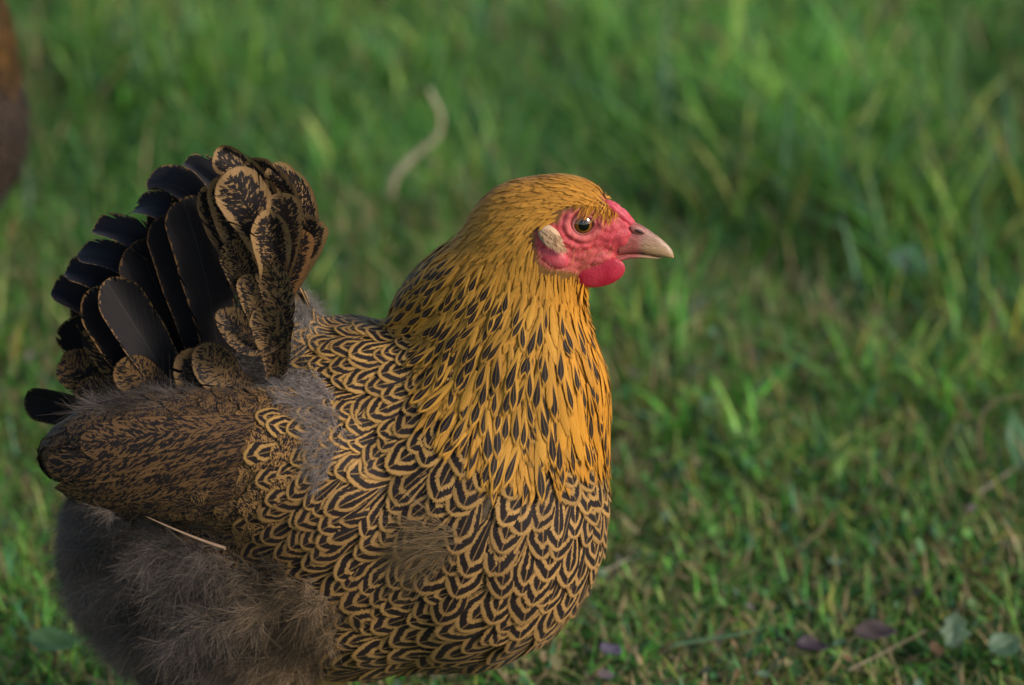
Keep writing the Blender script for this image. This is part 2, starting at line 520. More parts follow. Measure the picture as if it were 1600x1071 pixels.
def flow3(P, N):
    px, py = near_px(P)
    d2 = (px[:, None] - FLOW[None, :, 0]) ** 2 + (py[:, None] - FLOW[None, :, 1]) ** 2
    wgt = 1.0 / (d2 + 300.0) ** 1.5
    f = (wgt[:, :, None] * FLOW[None, :, 2:]).sum(1)
    v = np.stack([f[:, 0], YAW * f[:, 0], -f[:, 1]], -1)
    v /= np.linalg.norm(v, axis=-1, keepdims=True) + 1e-9
    v = v - (v * N).sum(-1, keepdims=True) * N
    n = np.linalg.norm(v, axis=-1, keepdims=True)
    return v / (n + 1e-6)

# surface sampling
_tri = np.concatenate([BF[:, [0, 1, 2]], BF[:, [0, 2, 3]]])
_ta, _tb, _tc = BV[_tri[:, 0]], BV[_tri[:, 1]], BV[_tri[:, 2]]
_area = np.linalg.norm(np.cross(_tb - _ta, _tc - _ta), axis=1) / 2
def sample(n):
    i = rng.choice(len(_tri), n, p=_area / _area.sum())
    r1 = np.sqrt(rng.random(n)); r2 = rng.random(n)
    return _ta[i] * (1 - r1)[:, None] + _tb[i] * (r1 * (1 - r2))[:, None] + _tc[i] * (r1 * r2)[:, None]

def poisson(P, rad):
    """greedy dart throwing, rad metres per point"""
    cell = float(np.max(rad)); grid = {}; keep = []
    K = np.floor(P / cell).astype(int)
    for i in range(len(P)):
        k = tuple(K[i]); ok = True; p = P[i]; r = rad[i]
        for a in (-1, 0, 1):
            for b in (-1, 0, 1):
                for c in (-1, 0, 1):
                    for j in grid.get((k[0] + a, k[1] + b, k[2] + c), ()):
                        q = P[j]
                        if (p[0] - q[0]) ** 2 + (p[1] - q[1]) ** 2 + (p[2] - q[2]) ** 2 < (0.5 * (r + rad[j])) ** 2:
                            ok = False; break
                    if not ok: break
                if not ok: break
            if not ok: break
        if ok:
            grid.setdefault(k, []).append(i); keep.append(i)
    return np.array(keep, int)

def lay_feathers(name, P, L, Wd, tone, mat, parent, lift=0.1, base=0.0008, nv=8, nu=4, jit=0.12, alpha=None, tipw=0.6, cup=0.25, narrow=0.35, tipup=0.0):
    n = len(P)
    N = grad(P); T = flow3(P, N)
    ang = rng.normal(0, jit, n)
    B = np.cross(N, T)
    T = T * np.cos(ang)[:, None] + B * np.sin(ang)[:, None]
    vs = np.linspace(0, 1, nv + 1); us = np.linspace(-1, 1, nu + 1)
    # walk along the surface from the root
    C = [P]; Nn = [N]; p = P; t = T
    for k in range(nv):
        p = p + t * (L / nv)[:, None]
        nn = grad(p); p = p - sdf(p)[:, None] * nn
        t = t - (t * nn).sum(-1, keepdims=True) * nn
        t /= np.linalg.norm(t, axis=-1, keepdims=True) + 1e-9
        C.append(p); Nn.append(nn)
    C = np.stack(C, 1); Nn = np.stack(Nn, 1)                       # n, nv+1, 3
    Tn = np.gradient(C, axis=1); Tn /= np.linalg.norm(Tn, axis=-1, keepdims=True) + 1e-9
    Bn = np.cross(Nn, Tn)
    tt = np.clip((vs - tipw) / (1 - tipw), 0, 1)
    prof = (narrow + (1 - narrow) * np.clip(vs / 0.6, 0, 1) ** 0.8) * (1 - 0.12 * tt ** 2)
    h = base + rng.random(n)[:, None] * 0.0012 + (L * lift)[:, None] * vs[None] ** 1.2 + (L * tipup)[:, None] * vs[None] ** 4
    ctr = C + Nn * h[..., None]
    w = Wd[:, None] * prof[None]
    V = ctr[:, :, None, :] + Bn[:, :, None, :] * (w[:, :, None] * us[None, None])[..., None] - Nn[:, :, None, :] * (cup * w[:, :, None] * us[None, None] ** 2)[..., None]
    rr = rng.random(n)
    fuv = np.zeros((n, nv + 1, nu + 1, 3)); fuv[..., 0] = us[None, None]; fuv[..., 1] = vs[None, :, None]; fuv[..., 2] = rr[:, None, None]
    i, j = np.meshgrid(np.arange(nv), np.arange(nu), indexing='ij')
    q = np.stack([i * (nu + 1) + j, i * (nu + 1) + j + 1, (i + 1) * (nu + 1) + j + 1, (i + 1) * (nu + 1) + j], -1).reshape(-1, 4)
    F = (np.arange(n)[:, None, None] * ((nv + 1) * (nu + 1)) + q[None]).reshape(-1, 4)
    tn = np.ones((n, (nv + 1) * (nu + 1), 4)); tn[..., :3] = tone[:, None, :]
    if alpha is not None: tn[..., 3] = alpha[:, None]
    o = mesh_obj(name, V, F, mat, parent, fuv=fuv, tipt=np.broadcast_to(tt[None, :, None], fuv.shape[:3]))
    a = o.data.attributes.new('tone', 'FLOAT_COLOR', 'POINT'); a.data.foreach_set('color', tn.astype(np.float32).ravel())
    return o

def lay_down(name, P, L, spread, tone, parent, nb=22, width=0.00022, seg=4, lift=0.45, jit=0.35, curl=0.22):
    """downy plumes: every plume a bundle of fine barbs"""
    n = len(P); N = grad(P); T = flow3(P, N)
    ang = rng.normal(0, jit, n); B = np.cross(N, T)
    T = T * np.cos(ang)[:, None] + B * np.sin(ang)[:, None]; B = np.cross(N, T)
    nt_ = n * nb
    rep = lambda a: np.repeat(a, nb, axis=0)
    P2, N2, T2, B2, L2 = rep(P), rep(N), rep(T), rep(B), rep(L)
    s = rng.random(nt_); side = rng.normal(0, 1, nt_)
    root = P2 + T2 * (L2 * s * 0.55)[:, None]
    tip_dir = T2 + B2 * (side * spread)[:, None] + N2 * (lift * (0.3 + rng.random(nt_)))[:, None]
    tip_dir /= np.linalg.norm(tip_dir, axis=1, keepdims=True)
    ln = L2 * (0.35 + 0.6 * rng.random(nt_))
    vs = np.linspace(0, 1, seg + 1)
    droop = rng.normal(0, curl, (nt_, 3)) + np.array([0, 0, -0.15])
    ctr = root[:, None] + tip_dir[:, None] * (ln[:, None] * vs)[..., None] + droop[:, None] * (ln[:, None] * vs ** 2)[..., None]
    ctr = ctr + N2[:, None] * 0.001
    sd = np.cross(tip_dir, rng.normal(0, 1, (nt_, 3))); sd /= np.linalg.norm(sd, axis=1, keepdims=True) + 1e-9
    ww = width * (1 - 0.8 * vs)
    V = np.stack([ctr - sd[:, None] * ww[None, :, None], ctr + sd[:, None] * ww[None, :, None]], 2)
    q = np.array([[2 * i, 2 * i + 1, 2 * i + 3, 2 * i + 2] for i in range(seg)])
    F = (np.arange(nt_)[:, None, None] * (2 * (seg + 1)) + q[None]).reshape(-1, 4)
    tn = rep(tone) * (0.75 + 0.5 * rng.random((nt_, 1)))
    tn = np.repeat(tn, 2 * (seg + 1), axis=0)
    return mesh_obj(name, V, F, M_DOWN, parent, tone=tn)

# ------------------------------------------------------------------ the hen
hen = bpy.data.objects.new('hen', None)
link(hen)
base = W(560, 1090, 0.0)
ORG = np.array([base[0], ymid(base[0]), 0.0])
tag(hen, 'golden hen with black-pencilled feathers and red face, large and sharp in the foreground', 'hen', 'hens on the grass')
hen.empty_display_size = 0.05

def eye_dist(px, py): return np.hypot((px - 912), (py - 350) * 1.08)

# skin: relief and pigment
px, py = near_px(BV)
Nb = grad(BV)
lateral = np.abs(Nb[:, 1]) > 0.35
fm = in_poly(px, py, FACE)
fd = poly_dist(px, py, FACE)
face_w = np.where(fm, np.clip(0.5 + fd / 8, 0, 1), np.clip(0.5 - fd / 8, 0, 1))
ed = eye_dist(px, py)
disp = np.zeros(len(BV))
lat = lateral.astype(float)
disp += -0.0042 * np.exp(-(ed / 17) ** 4) * lat                            # socket
disp += 0.0010 * np.exp(-((ed - 27) / 5.5) ** 2) * lat * face_w             # ring fold
disp += 0.0005 * np.exp(-((ed - 40) / 5) ** 2) * lat * face_w * (px < 925)
disp += -0.0006 * np.exp(-((ed - 34) / 3.0) ** 2) * lat * face_w
disp += 0.0022 * np.exp(-(((px - 957) / 22) ** 2 + ((py - 402 + (px - 957) * .25) / 7) ** 2)) * lat   # gape fold
disp += 0.00022 * (np.sin(px * 0.31 + 2.1 * np.sin(py * 0.17)) + np.sin(py * 0.43 + 1.7 * np.sin(px * .13)) + np.sin((px + py) * .23 + 2 * np.sin(px * .21))) * face_w * (ed > 22)
BV2 = BV + Nb * disp[:, None]
red = np.array([0.58, 0.062, 0.078]); pale = np.array([0.60, 0.15, 0.125]); under = np.array([0.10, 0.065, 0.03])
gold_u = np.array([0.22, 0.10, 0.02])
hk = in_poly(px, py, HACK)
tn = np.where(hk[:, None], gold_u, under)
fc = red[None] * np.ones((len(BV), 1))
mixp = np.clip(np.exp(-((ed - 25) / 8) ** 2) * 0.55 + np.clip((py - 385) / 60, 0, .5), 0, 1)[:, None]
fc = fc * (1 - mixp) + pale * mixp
orb = np.exp(-(ed / 17) ** 6)[:, None]
fc = fc * (1 - orb) + np.array([0.10, 0.03, 0.03]) * orb
tn = tn * (1 - face_w[:, None]) + fc * face_w[:, None]
mesh_obj('body', BV2 - ORG * 0, BF, M_BODY, hen, tone=tn)

# plumage
cand = sample(340000)
cpx, cpy = near_px(cand)
face_c = in_poly(cpx, cpy, FACE)
jx, jy = rng.normal(0, 6, len(cand)), rng.normal(0, 17, len(cand)) * (cpx > 690)
hack_c = in_poly(cpx + jx * (cpy > 520), cpy + jy * (cpy > 520), HACK) & ~face_c
wing_c = in_poly(cpx + rng.normal(0, 12, len(cand)) * (cpx > 400), cpy, WING)
fluff_c = in_poly(cpx + rng.normal(0, 1, len(cand)) * 14 * (cpy > 640), cpy + rng.normal(0, 1, len(cand)) * 10 * (cpy > 860), FLUFF) & ~wing_c
pen_c = ~(face_c | hack_c | wing_c | (in_poly(cpx, cpy, FLUFF) & ~wing_c))
# penciled tract also runs below the hackle rim so nothing is bare there
hd = poly_dist(cpx, cpy, HACK)
pen_c |= hack_c & (hd < 60) & (cpy > 480) & (cpx < 985)

def pick(mask, rad, maxn=None):
    P = cand[mask]; r = rad[mask] if np.ndim(rad) else np.full(len(P), rad)
    k = poisson(P, r); return P[k], cpx[mask][k], cpy[mask][k]

# penciled body feathers
sz = np.interp(cpx + 0.6 * cpy, [750, 1000, 1250, 1500], [0.76, 0.90, 1.15, 1.28])
sz = sz * np.interp(cpx, [850, 950], [1.0, 0.8])
P, qx, qy = pick(pen_c, 26.0 * S * sz)
zz = np.interp(qx + 0.6 * qy, [750, 1000, 1250, 1500], [0.76, 0.90, 1.15, 1.28]) * np.interp(qx, [850, 950], [1.0, 0.8])
zz = zz * rng.uniform(0.88, 1.14, len(P))
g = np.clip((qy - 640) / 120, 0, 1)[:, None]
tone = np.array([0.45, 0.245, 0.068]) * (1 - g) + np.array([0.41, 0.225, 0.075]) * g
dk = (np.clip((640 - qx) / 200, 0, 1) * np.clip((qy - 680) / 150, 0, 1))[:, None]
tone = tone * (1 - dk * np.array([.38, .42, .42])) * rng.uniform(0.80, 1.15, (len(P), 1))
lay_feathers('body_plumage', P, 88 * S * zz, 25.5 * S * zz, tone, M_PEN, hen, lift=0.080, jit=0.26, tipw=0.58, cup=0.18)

# neck hackle
hs = np.interp(cpy - 0.25 * (900 - cpx), [270, 330, 420, 520, 640], [0.42, 0.5, 0.72, 0.95, 1.1])
hs = np.where(cpx > 900, np.minimum(hs, np.interp(cpy, [400, 560], [0.45, 0.95])), hs)
P, qx, qy = pick(hack_c, 6.8 * S * hs)
hh = np.interp(qy - 0.25 * (900 - qx), [270, 330, 420, 520, 640], [0.42, 0.5, 0.72, 0.95, 1.1])
hh = np.where(qx > 900, np.minimum(hh, np.interp(qy, [400, 560], [0.45, 0.95])), hh)
fdist = poly_dist(qx, qy, FACE)
keep = (fdist > 4)
P, qx, qy, hh, fdist = P[keep], qx[keep], qy[keep], hh[keep], fdist[keep]
hh2 = hh * np.clip(0.45 + fdist / 60, 0.45, 1) * rng.uniform(0.85, 1.15, len(P))
amt = np.clip((np.interp(qy + 0.40 * (760 - qx), [370, 480], [0, 1])), 0, 1) * np.clip((fdist - 25) / 60, 0, 1)
amt = amt * (rng.random(len(P)) < 0.35)
front = np.clip((qx - 840) / 70, 0, 1) * np.clip((560 - np.abs(qy - 500)) / 560, 0, 1)
tone = np.array([0.53, 0.245, 0.034]) * (1 - front[:, None]) + np.array([0.60, 0.235, 0.018]) * front[:, None]
crown = np.clip((340 - qy) / 60, 0, 1)[:, None]
tone = tone * (1 - crown) + np.array([0.54, 0.235, 0.035]) * crown
olive = np.clip((740 - qx) / 120, 0, 1)[:, None] * 0.5
tone = tone * (1 - olive) + np.array([0.42, 0.24, 0.055]) * olive
tone = tone * rng.uniform(0.8, 1.2, (len(P), 1))
lay_feathers('neck_hackle', P, 92 * S * hh2, 6.0 * S * hh2 ** 0.8, tone, M_HACK, hen, lift=0.070, jit=0.17, alpha=amt, tipw=0.50, cup=0.2, narrow=0.5, nv=8, nu=2, base=0.0016)

# the broader hackle feathers whose black centres show
mk = hack_c & (cpy + 0.45 * (760 - cpx) > 415) & (hd > 6) & (poly_dist(cpx, cpy, FACE) > 45)
ms = np.interp(cpy - 0.25 * (900 - cpx), [330, 420, 520, 640], [0.6, 0.8, 1.0, 1.15]) * np.where(cpx > 900, 0.85, 1)
P, qx, qy = pick(mk, 15.5 * S * ms)
hh = np.interp(qy - 0.25 * (900 - qx), [330, 420, 520, 640], [0.6, 0.8, 1.0, 1.15]) * np.where(qx > 900, 0.85, 1) * rng.uniform(.85, 1.15, len(P))
fr = np.clip((qx - 840) / 70, 0, 1)[:, None]
tone = (np.array([0.52, 0.250, 0.036]) * (1 - fr) + np.array([0.60, 0.25, 0.022]) * fr) * rng.uniform(0.85, 1.2, (len(P), 1))
lay_feathers('neck_hackle', P, 76 * S * hh, 8.8 * S * hh * np.interp(qx, [680, 900], [1.1, .8]), tone, M_HACK, hen, lift=0.045, jit=0.15, alpha=np.where(rng.random(len(P)) < np.interp(qx, [800, 890], [.95, .62]), 1.0, 0.0), tipw=0.5, cup=0.2, narrow=0.4, nv=9, nu=4, base=0.0042)

# ruffled fringe under the throat
th = hack_c & (cpx > 905) & (cpy > 425) & (cpy < 500)
P, qx, qy = pick(th, 6.5 * S)
lay_feathers('throat_fringe', P, 44 * S * rng.uniform(.7, 1.1, len(P)), 4.5 * S * np.ones(len(P)), np.array([0.60, 0.24, 0.018]) * rng.uniform(.8, 1.2, (len(P), 1)), M_HACK, hen, lift=0.13, jit=0.25, alpha=np.zeros(len(P)), tipw=0.4, narrow=0.4, nv=6, nu=2, base=0.003, tipup=0.06)

# wings
mid = ymid(cand[:, 0])
wing_objs = []
for sgn in (-1, 1):
    side_m = wing_c & ((cand[:, 1] - mid) * sgn > 0)
    P, qx, qy = pick(side_m, 25 * S)
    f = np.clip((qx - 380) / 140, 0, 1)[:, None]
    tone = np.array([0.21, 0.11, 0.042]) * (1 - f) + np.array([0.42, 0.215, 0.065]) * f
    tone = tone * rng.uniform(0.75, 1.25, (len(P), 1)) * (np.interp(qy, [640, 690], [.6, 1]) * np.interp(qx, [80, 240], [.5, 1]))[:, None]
    kf = (qx > 235) | (qy < 688) | (qx < 120); P, qx, qy, tone = P[kf], qx[kf], qy[kf], tone[kf]
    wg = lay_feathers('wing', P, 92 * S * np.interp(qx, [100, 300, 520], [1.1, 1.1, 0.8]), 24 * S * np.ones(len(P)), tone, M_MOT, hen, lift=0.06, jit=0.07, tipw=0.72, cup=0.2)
    wing_objs.append((wg, sgn))

def quill_feather(name, pts, hw, cross, mat, parent, tone, cup=0.2, nv=16, nu=6, tipw=0.72, wav=0.0, tipcurl=0.0, narrow=0.4, rnd=None):
    """one long feather: pts = 3 world points (quadratic), hw half width, cross = side vector"""
    A, Bp, Cc = [np.array(p, float) for p in pts]
    vs = np.linspace(0, 1, nv + 1) ** 0.85; us = np.linspace(-1, 1, nu + 1)
    ctr = (1 - vs)[:, None] ** 2 * A + 2 * ((1 - vs) * vs)[:, None] * Bp + (vs ** 2)[:, None] * Cc
    T = np.gradient(ctr, axis=0); T /= np.linalg.norm(T, axis=1, keepdims=True)
    cr = np.array(cross, float); Bn = cr - (T @ cr)[:, None] * T; Bn /= np.linalg.norm(Bn, axis=1, keepdims=True)
    Nn = np.cross(T, Bn)
    tipw = 1 - min(0.6, 0.95 * hw / np.linalg.norm(Cc - A))
    tt = np.clip((vs - tipw) / (1 - tipw), 0, 1)
    prof = (narrow + (1 - narrow) * np.clip(vs / 0.65, 0, 1)) * (1 - 0.08 * tt ** 2)
    w_ = hw * prof
    L = np.linalg.norm(Cc - A)
    ph = rng.random() * 6
    V = ctr[:, None] + Bn[:, None] * (w_[:, None] * us)[..., None] \
        - Nn[:, None] * (cup * w_[:, None] * us ** 2 + wav * w_[:, None] * np.sin(us * 3 + ph) * vs[:, None] + (tipcurl * L * vs ** 3)[:, None])[..., None]
    fuv = np.zeros((nv + 1, nu + 1, 3)); fuv[..., 0] = us; fuv[..., 1] = vs[:, None]; fuv[..., 2] = rng.random() if rnd is None else rnd
    q = np.array([[i * (nu + 1) + j, i * (nu + 1) + j + 1, (i + 1) * (nu + 1) + j + 1, (i + 1) * (nu + 1) + j] for i in range(nv) for j in range(nu)])
    t_ = np.ones(((nv + 1) * (nu + 1), 3)) * np.array(tone)
    return mesh_obj(name, V, q, mat, parent, fuv=fuv, tone=t_, tipt=np.broadcast_to(tt[:, None], fuv.shape[:2]))

def mirror(p):
    p = np.array(p, float); p[1] = 2 * ymid(p[0]) - p[1]; return p

# flight feathers of the folded wing
for wg, sgn in wing_objs:
    def at(p, o):
        x = W(p[0], p[1])[0]
        return W(p[0], p[1], ymid(x) - o)
    for k in range(9):
        f = k / 8
        p0 = project(at((395 - 40 * f, 655 + 150 * f), 0.10)[None], 5)
        if sgn > 0: p0 = mirror(p0[0])[None]
        L_ = (335 - 55 * f) * S * (0.80 + 0.20 * math.sin(k * 1.9) ** 2)
        lay_feathers('flight_feather', p0, np.array([L_]), np.array([30 * S]), np.array([[0.18, 0.092, 0.036]]) * random.uniform(.75, 1.2), M_MOT, wg,
                     lift=0.018 + 0.003 * (8 - k), jit=0.02, nv=20, nu=6, tipw=0.86, cup=0.15, base=0.001 + 0.0006 * (8 - k))
    # pale quill under the lower wing edge
    A = at((352, 857), 0.094); Cc = at((205, 796), 0.094); Bp = at((290, 838), 0.100)
    pts = [A, Bp, Cc]
    if sgn > 0: pts = [mirror(p) for p in pts]
    a_, b_, c_ = pts
    vs = np.linspace(0, 1, 15); ctr = (1 - vs)[:, None] ** 2 * a_ + 2 * ((1 - vs) * vs)[:, None] * b_ + (vs ** 2)[:, None] * c_
    rr = 0.0014 * (1 - 0.85 * vs)
    an = np.linspace(0, 2 * np.pi, 7)[:-1]
    V = ctr[:, None] + rr[:, None, None] * np.stack([0.4 * np.cos(an), np.cos(an), np.sin(an)], -1)[None]
    F = np.array([[i * 6 + j, i * 6 + (j + 1) % 6, (i + 1) * 6 + (j + 1) % 6, (i + 1) * 6 + j] for i in range(14) for j in range(6)])
    mesh_obj('quill', V, F, mat_flesh('pale_quill', (0.36, 0.23, 0.15), (0.30, 0.18, 0.11), 50), wg)

# fluff
P, qx, qy = pick(fluff_c, 6.8 * S)
n_ = len(P)
warm = np.clip((qx - 330) / 120, 0, 1) * np.clip((qy - 800) / 60, 0, 1)
lightp = np.clip((620 - qy) / 60, 0, 1)
tone = np.array([0.20, 0.15, 0.118])[None] * np.ones((n_, 1))
tone = tone * (1 - warm[:, None]) + np.array([0.24, 0.155, 0.085]) * warm[:, None]
tone = tone * (1 - lightp[:, None]) + np.array([0.24, 0.205, 0.18]) * lightp[:, None]
pt = np.sin(qx * 0.035 + qy * 0.02) * np.sin(qy * 0.04 - qx * 0.017 + 2)
tone = tone * (0.80 + 0.55 * pt)[:, None] * rng.uniform(0.65, 1.25, (n_, 1))
bulge = 0.5 + 0.5 * np.sin(qx * 0.045 + 2.2 * np.sin(qy * 0.021)) * np.sin(qy * 0.05 + 1.8 * np.sin(qx * 0.027))
P = P + grad(P) * (0.010 * bulge * (qy > 640))[:, None]
lay_down('fluff', P, 32 * S * rng.uniform(0.6, 1.4, n_), 0.6, tone, hen, nb=40, width=0.00014, lift=0.45, jit=0.7, curl=0.5)
# loose grey tuft at the front of the wing, and over the tail root
tuft = in_poly(cpx + rng.normal(0, 4, len(cand)) - 3, cpy + rng.normal(0, 8, len(cand)), [(455, 590), (500, 595), (520, 640), (524, 680), (508, 715), (492, 745), (488, 700), (485, 650), (440, 615)])
P, qx, qy = pick(tuft, 6.5 * S)
lay_down('down_tuft', P + grad(P) * 0.002, 24 * S * np.ones(len(P)), 0.55, np.array([0.27, 0.215, 0.185]) * rng.uniform(0.8, 1.2, (len(P), 1)), hen, nb=40, width=0.00015, lift=0.5, jit=0.6, curl=0.4)

# a smear of loose down lying over the flank
fl = in_poly(cpx, cpy, [(690, 825), (722, 822), (735, 848), (715, 868), (680, 862)])
P, qx, qy = pick(fl, 7 * S)
FLOW_SAVE = FLOW; FLOW = np.array([(700, 800, -1, -.15), (700, 845, -1, .1), (700, 890, -.9, .4)])
lay_down('down_tuft', P + grad(P) * 0.003, 95 * S * np.ones(len(P)), 0.20, np.array([0.24, 0.155, 0.075]) * rng.uniform(0.7, 1.2, (len(P), 1)), hen, nb=22, width=0.00014, lift=0.06, jit=0.35, curl=0.10)
FLOW = FLOW_SAVE
# ------------------------------------------------------------------ tail
def tp(px_, py_, o):
    x = W(px_, py_)[0]
    return W(px_, py_, ymid(x) - o)
BROWN = np.array([0.34, 0.18, 0.065])
def tail(root, ctrl, tip, hw, o0, o1, roll, kind, om=None, cup=0.15, wav=0.05, tipcurl=0.0, tipw=0.72, narrow=0.45, tone=None):
    wav = wav + (0.16 if kind != 't' else 0.05) * random.uniform(.3, 1); cup = cup + random.uniform(-.05, .2); tipcurl = tipcurl + random.uniform(0, .06)
    om = (o0 + o1) / 2 if om is None else om
    a, b, c = tp(*root, o0), tp(*ctrl, om), tp(*tip, o1)
    ax = c - a; ax /= np.linalg.norm(ax)
    n0 = -FWD; c0 = np.cross(ax, n0); c0 /= np.linalg.norm(c0)
    cr = c0 * math.cos(R(roll)) + n0 * math.sin(R(roll))
    mat = {'t': M_TAIL, 'c': M_COV, 'm': M_MOT}[kind]
    return quill_feather('tail_feather', [a, b, c], hw * S, cr, mat, hen, (BROWN if tone is None else tone) * random.uniform(.85, 1.15), cup=cup, wav=wav, tipcurl=tipcurl, tipw=tipw, narrow=narrow, nv=20, nu=8)

LB = np.array([0.32, 0.185, 0.078])
# backing fan of main feathers
tail((330, 620), (150, 590), (112, 490), 40, -.02, -.012, 15, 't')
tail((330, 620), (180, 560), (135, 452), 42, -.018, -.008, 20, 't')
tail((335, 620), (210, 530), (160, 420), 44, -.015, -.004, 25, 't')
tail((340, 620), (235, 500), (190, 386), 46, -.012, .0, 25, 't')
tail((345, 620), (260, 470), (235, 350), 46, -.010, .002, 20, 't')
tail((350, 620), (290, 440), (270, 308), 44, -.005, .004, 20, 't')
tail((355, 600), (320, 420), (305, 285), 40, 0, .006, 10, 't')
# top of the tail: bent-over feathers whose tips step down to the left
tail((330, 625), (150, 470), (80, 464), 30, .004, .010, -38, 't', cup=.3, wav=.12)
tail((335, 600), (185, 420), (102, 432), 30, .008, .014, -40, 't', cup=.3, wav=.12)
tail((340, 580), (225, 378), (122, 402), 30, .011, .017, -40, 't', cup=.3, wav=.12)
tail((345, 560), (255, 345), (146, 374), 32, .014, .020, -40, 't', cup=.3, wav=.12)
tail((360, 480), (290, 285), (206, 342), 34, .014, .020, -38, 't', cup=.3, wav=.12)
tail((370, 460), (320, 258), (232, 298), 32, .016, .022, -38, 't', cup=.3, wav=.12)
tail((375, 430), (360, 250), (286, 266), 24, .018, .026, -35, 't', cup=.3, wav=.12, tone=LB)
# near-side fan
tail((320, 640), (270, 500), (208, 376), 46, .018, .026, -20, 't', tone=BROWN * .5)
tail((335, 640), (305, 480), (252, 336), 40, .024, .034, -24, 't', wav=.1, tone=BROWN * .5)
tail((350, 640), (340, 470), (282, 308), 42, .028, .040, -24, 't', wav=.1, tone=BROWN * .6)
tail((300, 655), (250, 570), (165, 438), 38, .036, .050, -14, 't', cup=.3, tone=BROWN * .7)
tail((285, 655), (220, 580), (140, 448), 42, .030, .042, -8, 't', cup=.3, tone=BROWN * 1.0)
tail((275, 665), (215, 610), (140, 500), 34, .030, .038, 0, 'm', tone=BROWN * .6)
# mottled coverts at the front of the tail
tail((400, 455), (355, 385), (322, 290), 30, .036, .050, -25, 'c', tone=LB * .8)
tail((405, 455), (368, 370), (342, 270), 32, .040, .054, -22, 'c', tone=LB * .9)
tail((440, 470), (480, 290), (425, 272), 30, .0, .016, 20, 'c', tone=LB)
tail((470, 420), (505, 300), (415, 262), 26, .006, .022, 10, 'c', tone=LB, wav=.15)
tail((455, 450), (475, 300), (385, 248), 30, .008, .024, 12, 'c', tone=LB * .9, wav=.15)
tail((450, 460), (440, 270), (333, 240), 25, .012, .030, 10, 'c', tone=LB, wav=.15)
tail((440, 470), (470, 400), (492, 336), 30, .012, .030, -15, 'c', tone=LB, wav=.15)
tail((425, 500), (455, 420), (466, 352), 30, .024, .042, -10, 'c', tone=LB * np.array([1.1, .9, .8]))
tail((425, 430), (412, 340), (350, 268), 40, .046, .062, -10, 'c', tone=LB * .95, cup=.3, wav=.15)
tail((400, 500), (385, 440), (352, 375), 26, .044, .056, -20, 'm', tone=LB * .75)
tail((438, 440), (458, 360), (438, 298), 27, .050, .064, 0, 'c', tone=LB, cup=.3)
tail((415, 450), (440, 405), (410, 328), 30, .052, .068, -10, 'c', tone=LB * .95, cup=.35)
tail((432, 560), (455, 480), (418, 402), 28, .048, .062, 20, 'm', tone=LB * .75, cup=.4)
tail((415, 540), (400, 480), (385, 428), 22, .050, .060, -15, 'm', tone=LB * .6)
tail((455, 500), (410, 565), (340, 485), 34, .050, .062, -5, 'm', cup=.5, tone=LB * .55)
tail((430, 590), (440, 540), (412, 470), 30, .050, .064, 10, 'm', cup=.4, tone=LB * .6)
tail((400, 610), (350, 610), (312, 535), 34, .050, .058, 0, 'm', cup=.4, tone=LB * .45)
tail((350, 640), (330, 610), (285, 545), 40, .048, .058, 0, 'c', cup=.3, tone=LB * .45)
# low outer feathers
tail((200, 640), (110, 640), (42, 612), 36, .0, .01, 40, 't', tone=BROWN * .5)
tail((240, 650), (150, 610), (96, 555), 34, .02, .035, 0, 'm', tone=BROWN * .5)
tail((260, 660), (190, 640), (120, 600), 30, .035, .045, 10, 'm', tone=BROWN * .5)
tail((320, 660), (250, 620), (185, 560), 34, .045, .055, 10, 'm', tone=BROWN * .5)

# ------------------------------------------------------------------ head details
def loft(ctr, ry, rz, ns=20, axis_y=None):
    n = len(ctr); an = np.linspace(0, 2 * np.pi, ns, endpoint=False)
    ctr = np.array(ctr, float); T = np.gradient(ctr, axis=0); T /= np.linalg.norm(T, axis=1, keepdims=True)
    Yv = np.array([0.0, 1.0, 0.0]); Bn = Yv - (T @ Yv)[:, None] * T; Bn /= np.linalg.norm(Bn, axis=1, keepdims=True)
    U = np.cross(Bn, T) * -1
    V = ctr[:, None] + Bn[:, None] * (np.array(ry)[:, None] * np.cos(an))[..., None] + U[:, None] * (np.array(rz)[:, None] * np.sin(an))[..., None]
    F = [[i * ns + j, i * ns + (j + 1) % ns, (i + 1) * ns + (j + 1) % ns, (i + 1) * ns + j] for i in range(n - 1) for j in range(ns)]
    V = V.reshape(-1, 3)
    V = np.vstack([V, ctr[0], ctr[-1]]); a, b = n * ns, n * ns + 1
    F += [[a, (j + 1) % ns, j, a][:3] for j in range(ns)] + [[b, (n - 1) * ns + j, (n - 1) * ns + (j + 1) % ns] for j in range(ns)]
    return V, F

# beak
top = [(972, 341), (988, 346), (1002, 352), (1016, 361), (1030, 371), (1043, 382), (1051, 392), (1053, 401)]
bot = [(965, 397), (985, 394), (1002, 394), (1016, 397), (1030, 400), (1042, 402), (1049, 403), (1053, 403)]
hwid = [20, 18, 15.5, 13, 10.5, 8, 5.5, 2.0]
def interp_list(l, n):
    a = np.array(l, float); t = np.linspace(0, len(a) - 1, n); return np.stack([np.interp(t, np.arange(len(a)), a[:, i]) for i in range(2)], -1)
tn_, bn_ = interp_list(top, 24), interp_list(bot, 24); hw_ = np.interp(np.linspace(0, 7, 24), range(8), hwid)
ns = 24; V = []; fu = []
for i in range(24):
    s = i / 23
    for j in range(ns):
        a = 2 * math.pi * j / ns
        f = 0.5 + 0.5 * math.sin(a)                     # 1 top, 0 bottom
        p = bn_[i] * (1 - f) + tn_[i] * f
        x = W(p[0], p[1])[0]
        ww = hw_[i] * (abs(math.cos(a)) ** 0.75) * (1 if math.cos(a) > 0 else -1) * (1.12 - 0.55 * f)
        y0 = ymid(x)
        q = W(p[0], p[1], y0); q[1] = y0 + ww * S
        V.append(q); fu.append((s, 1 - f, 0))
V = np.array(V)
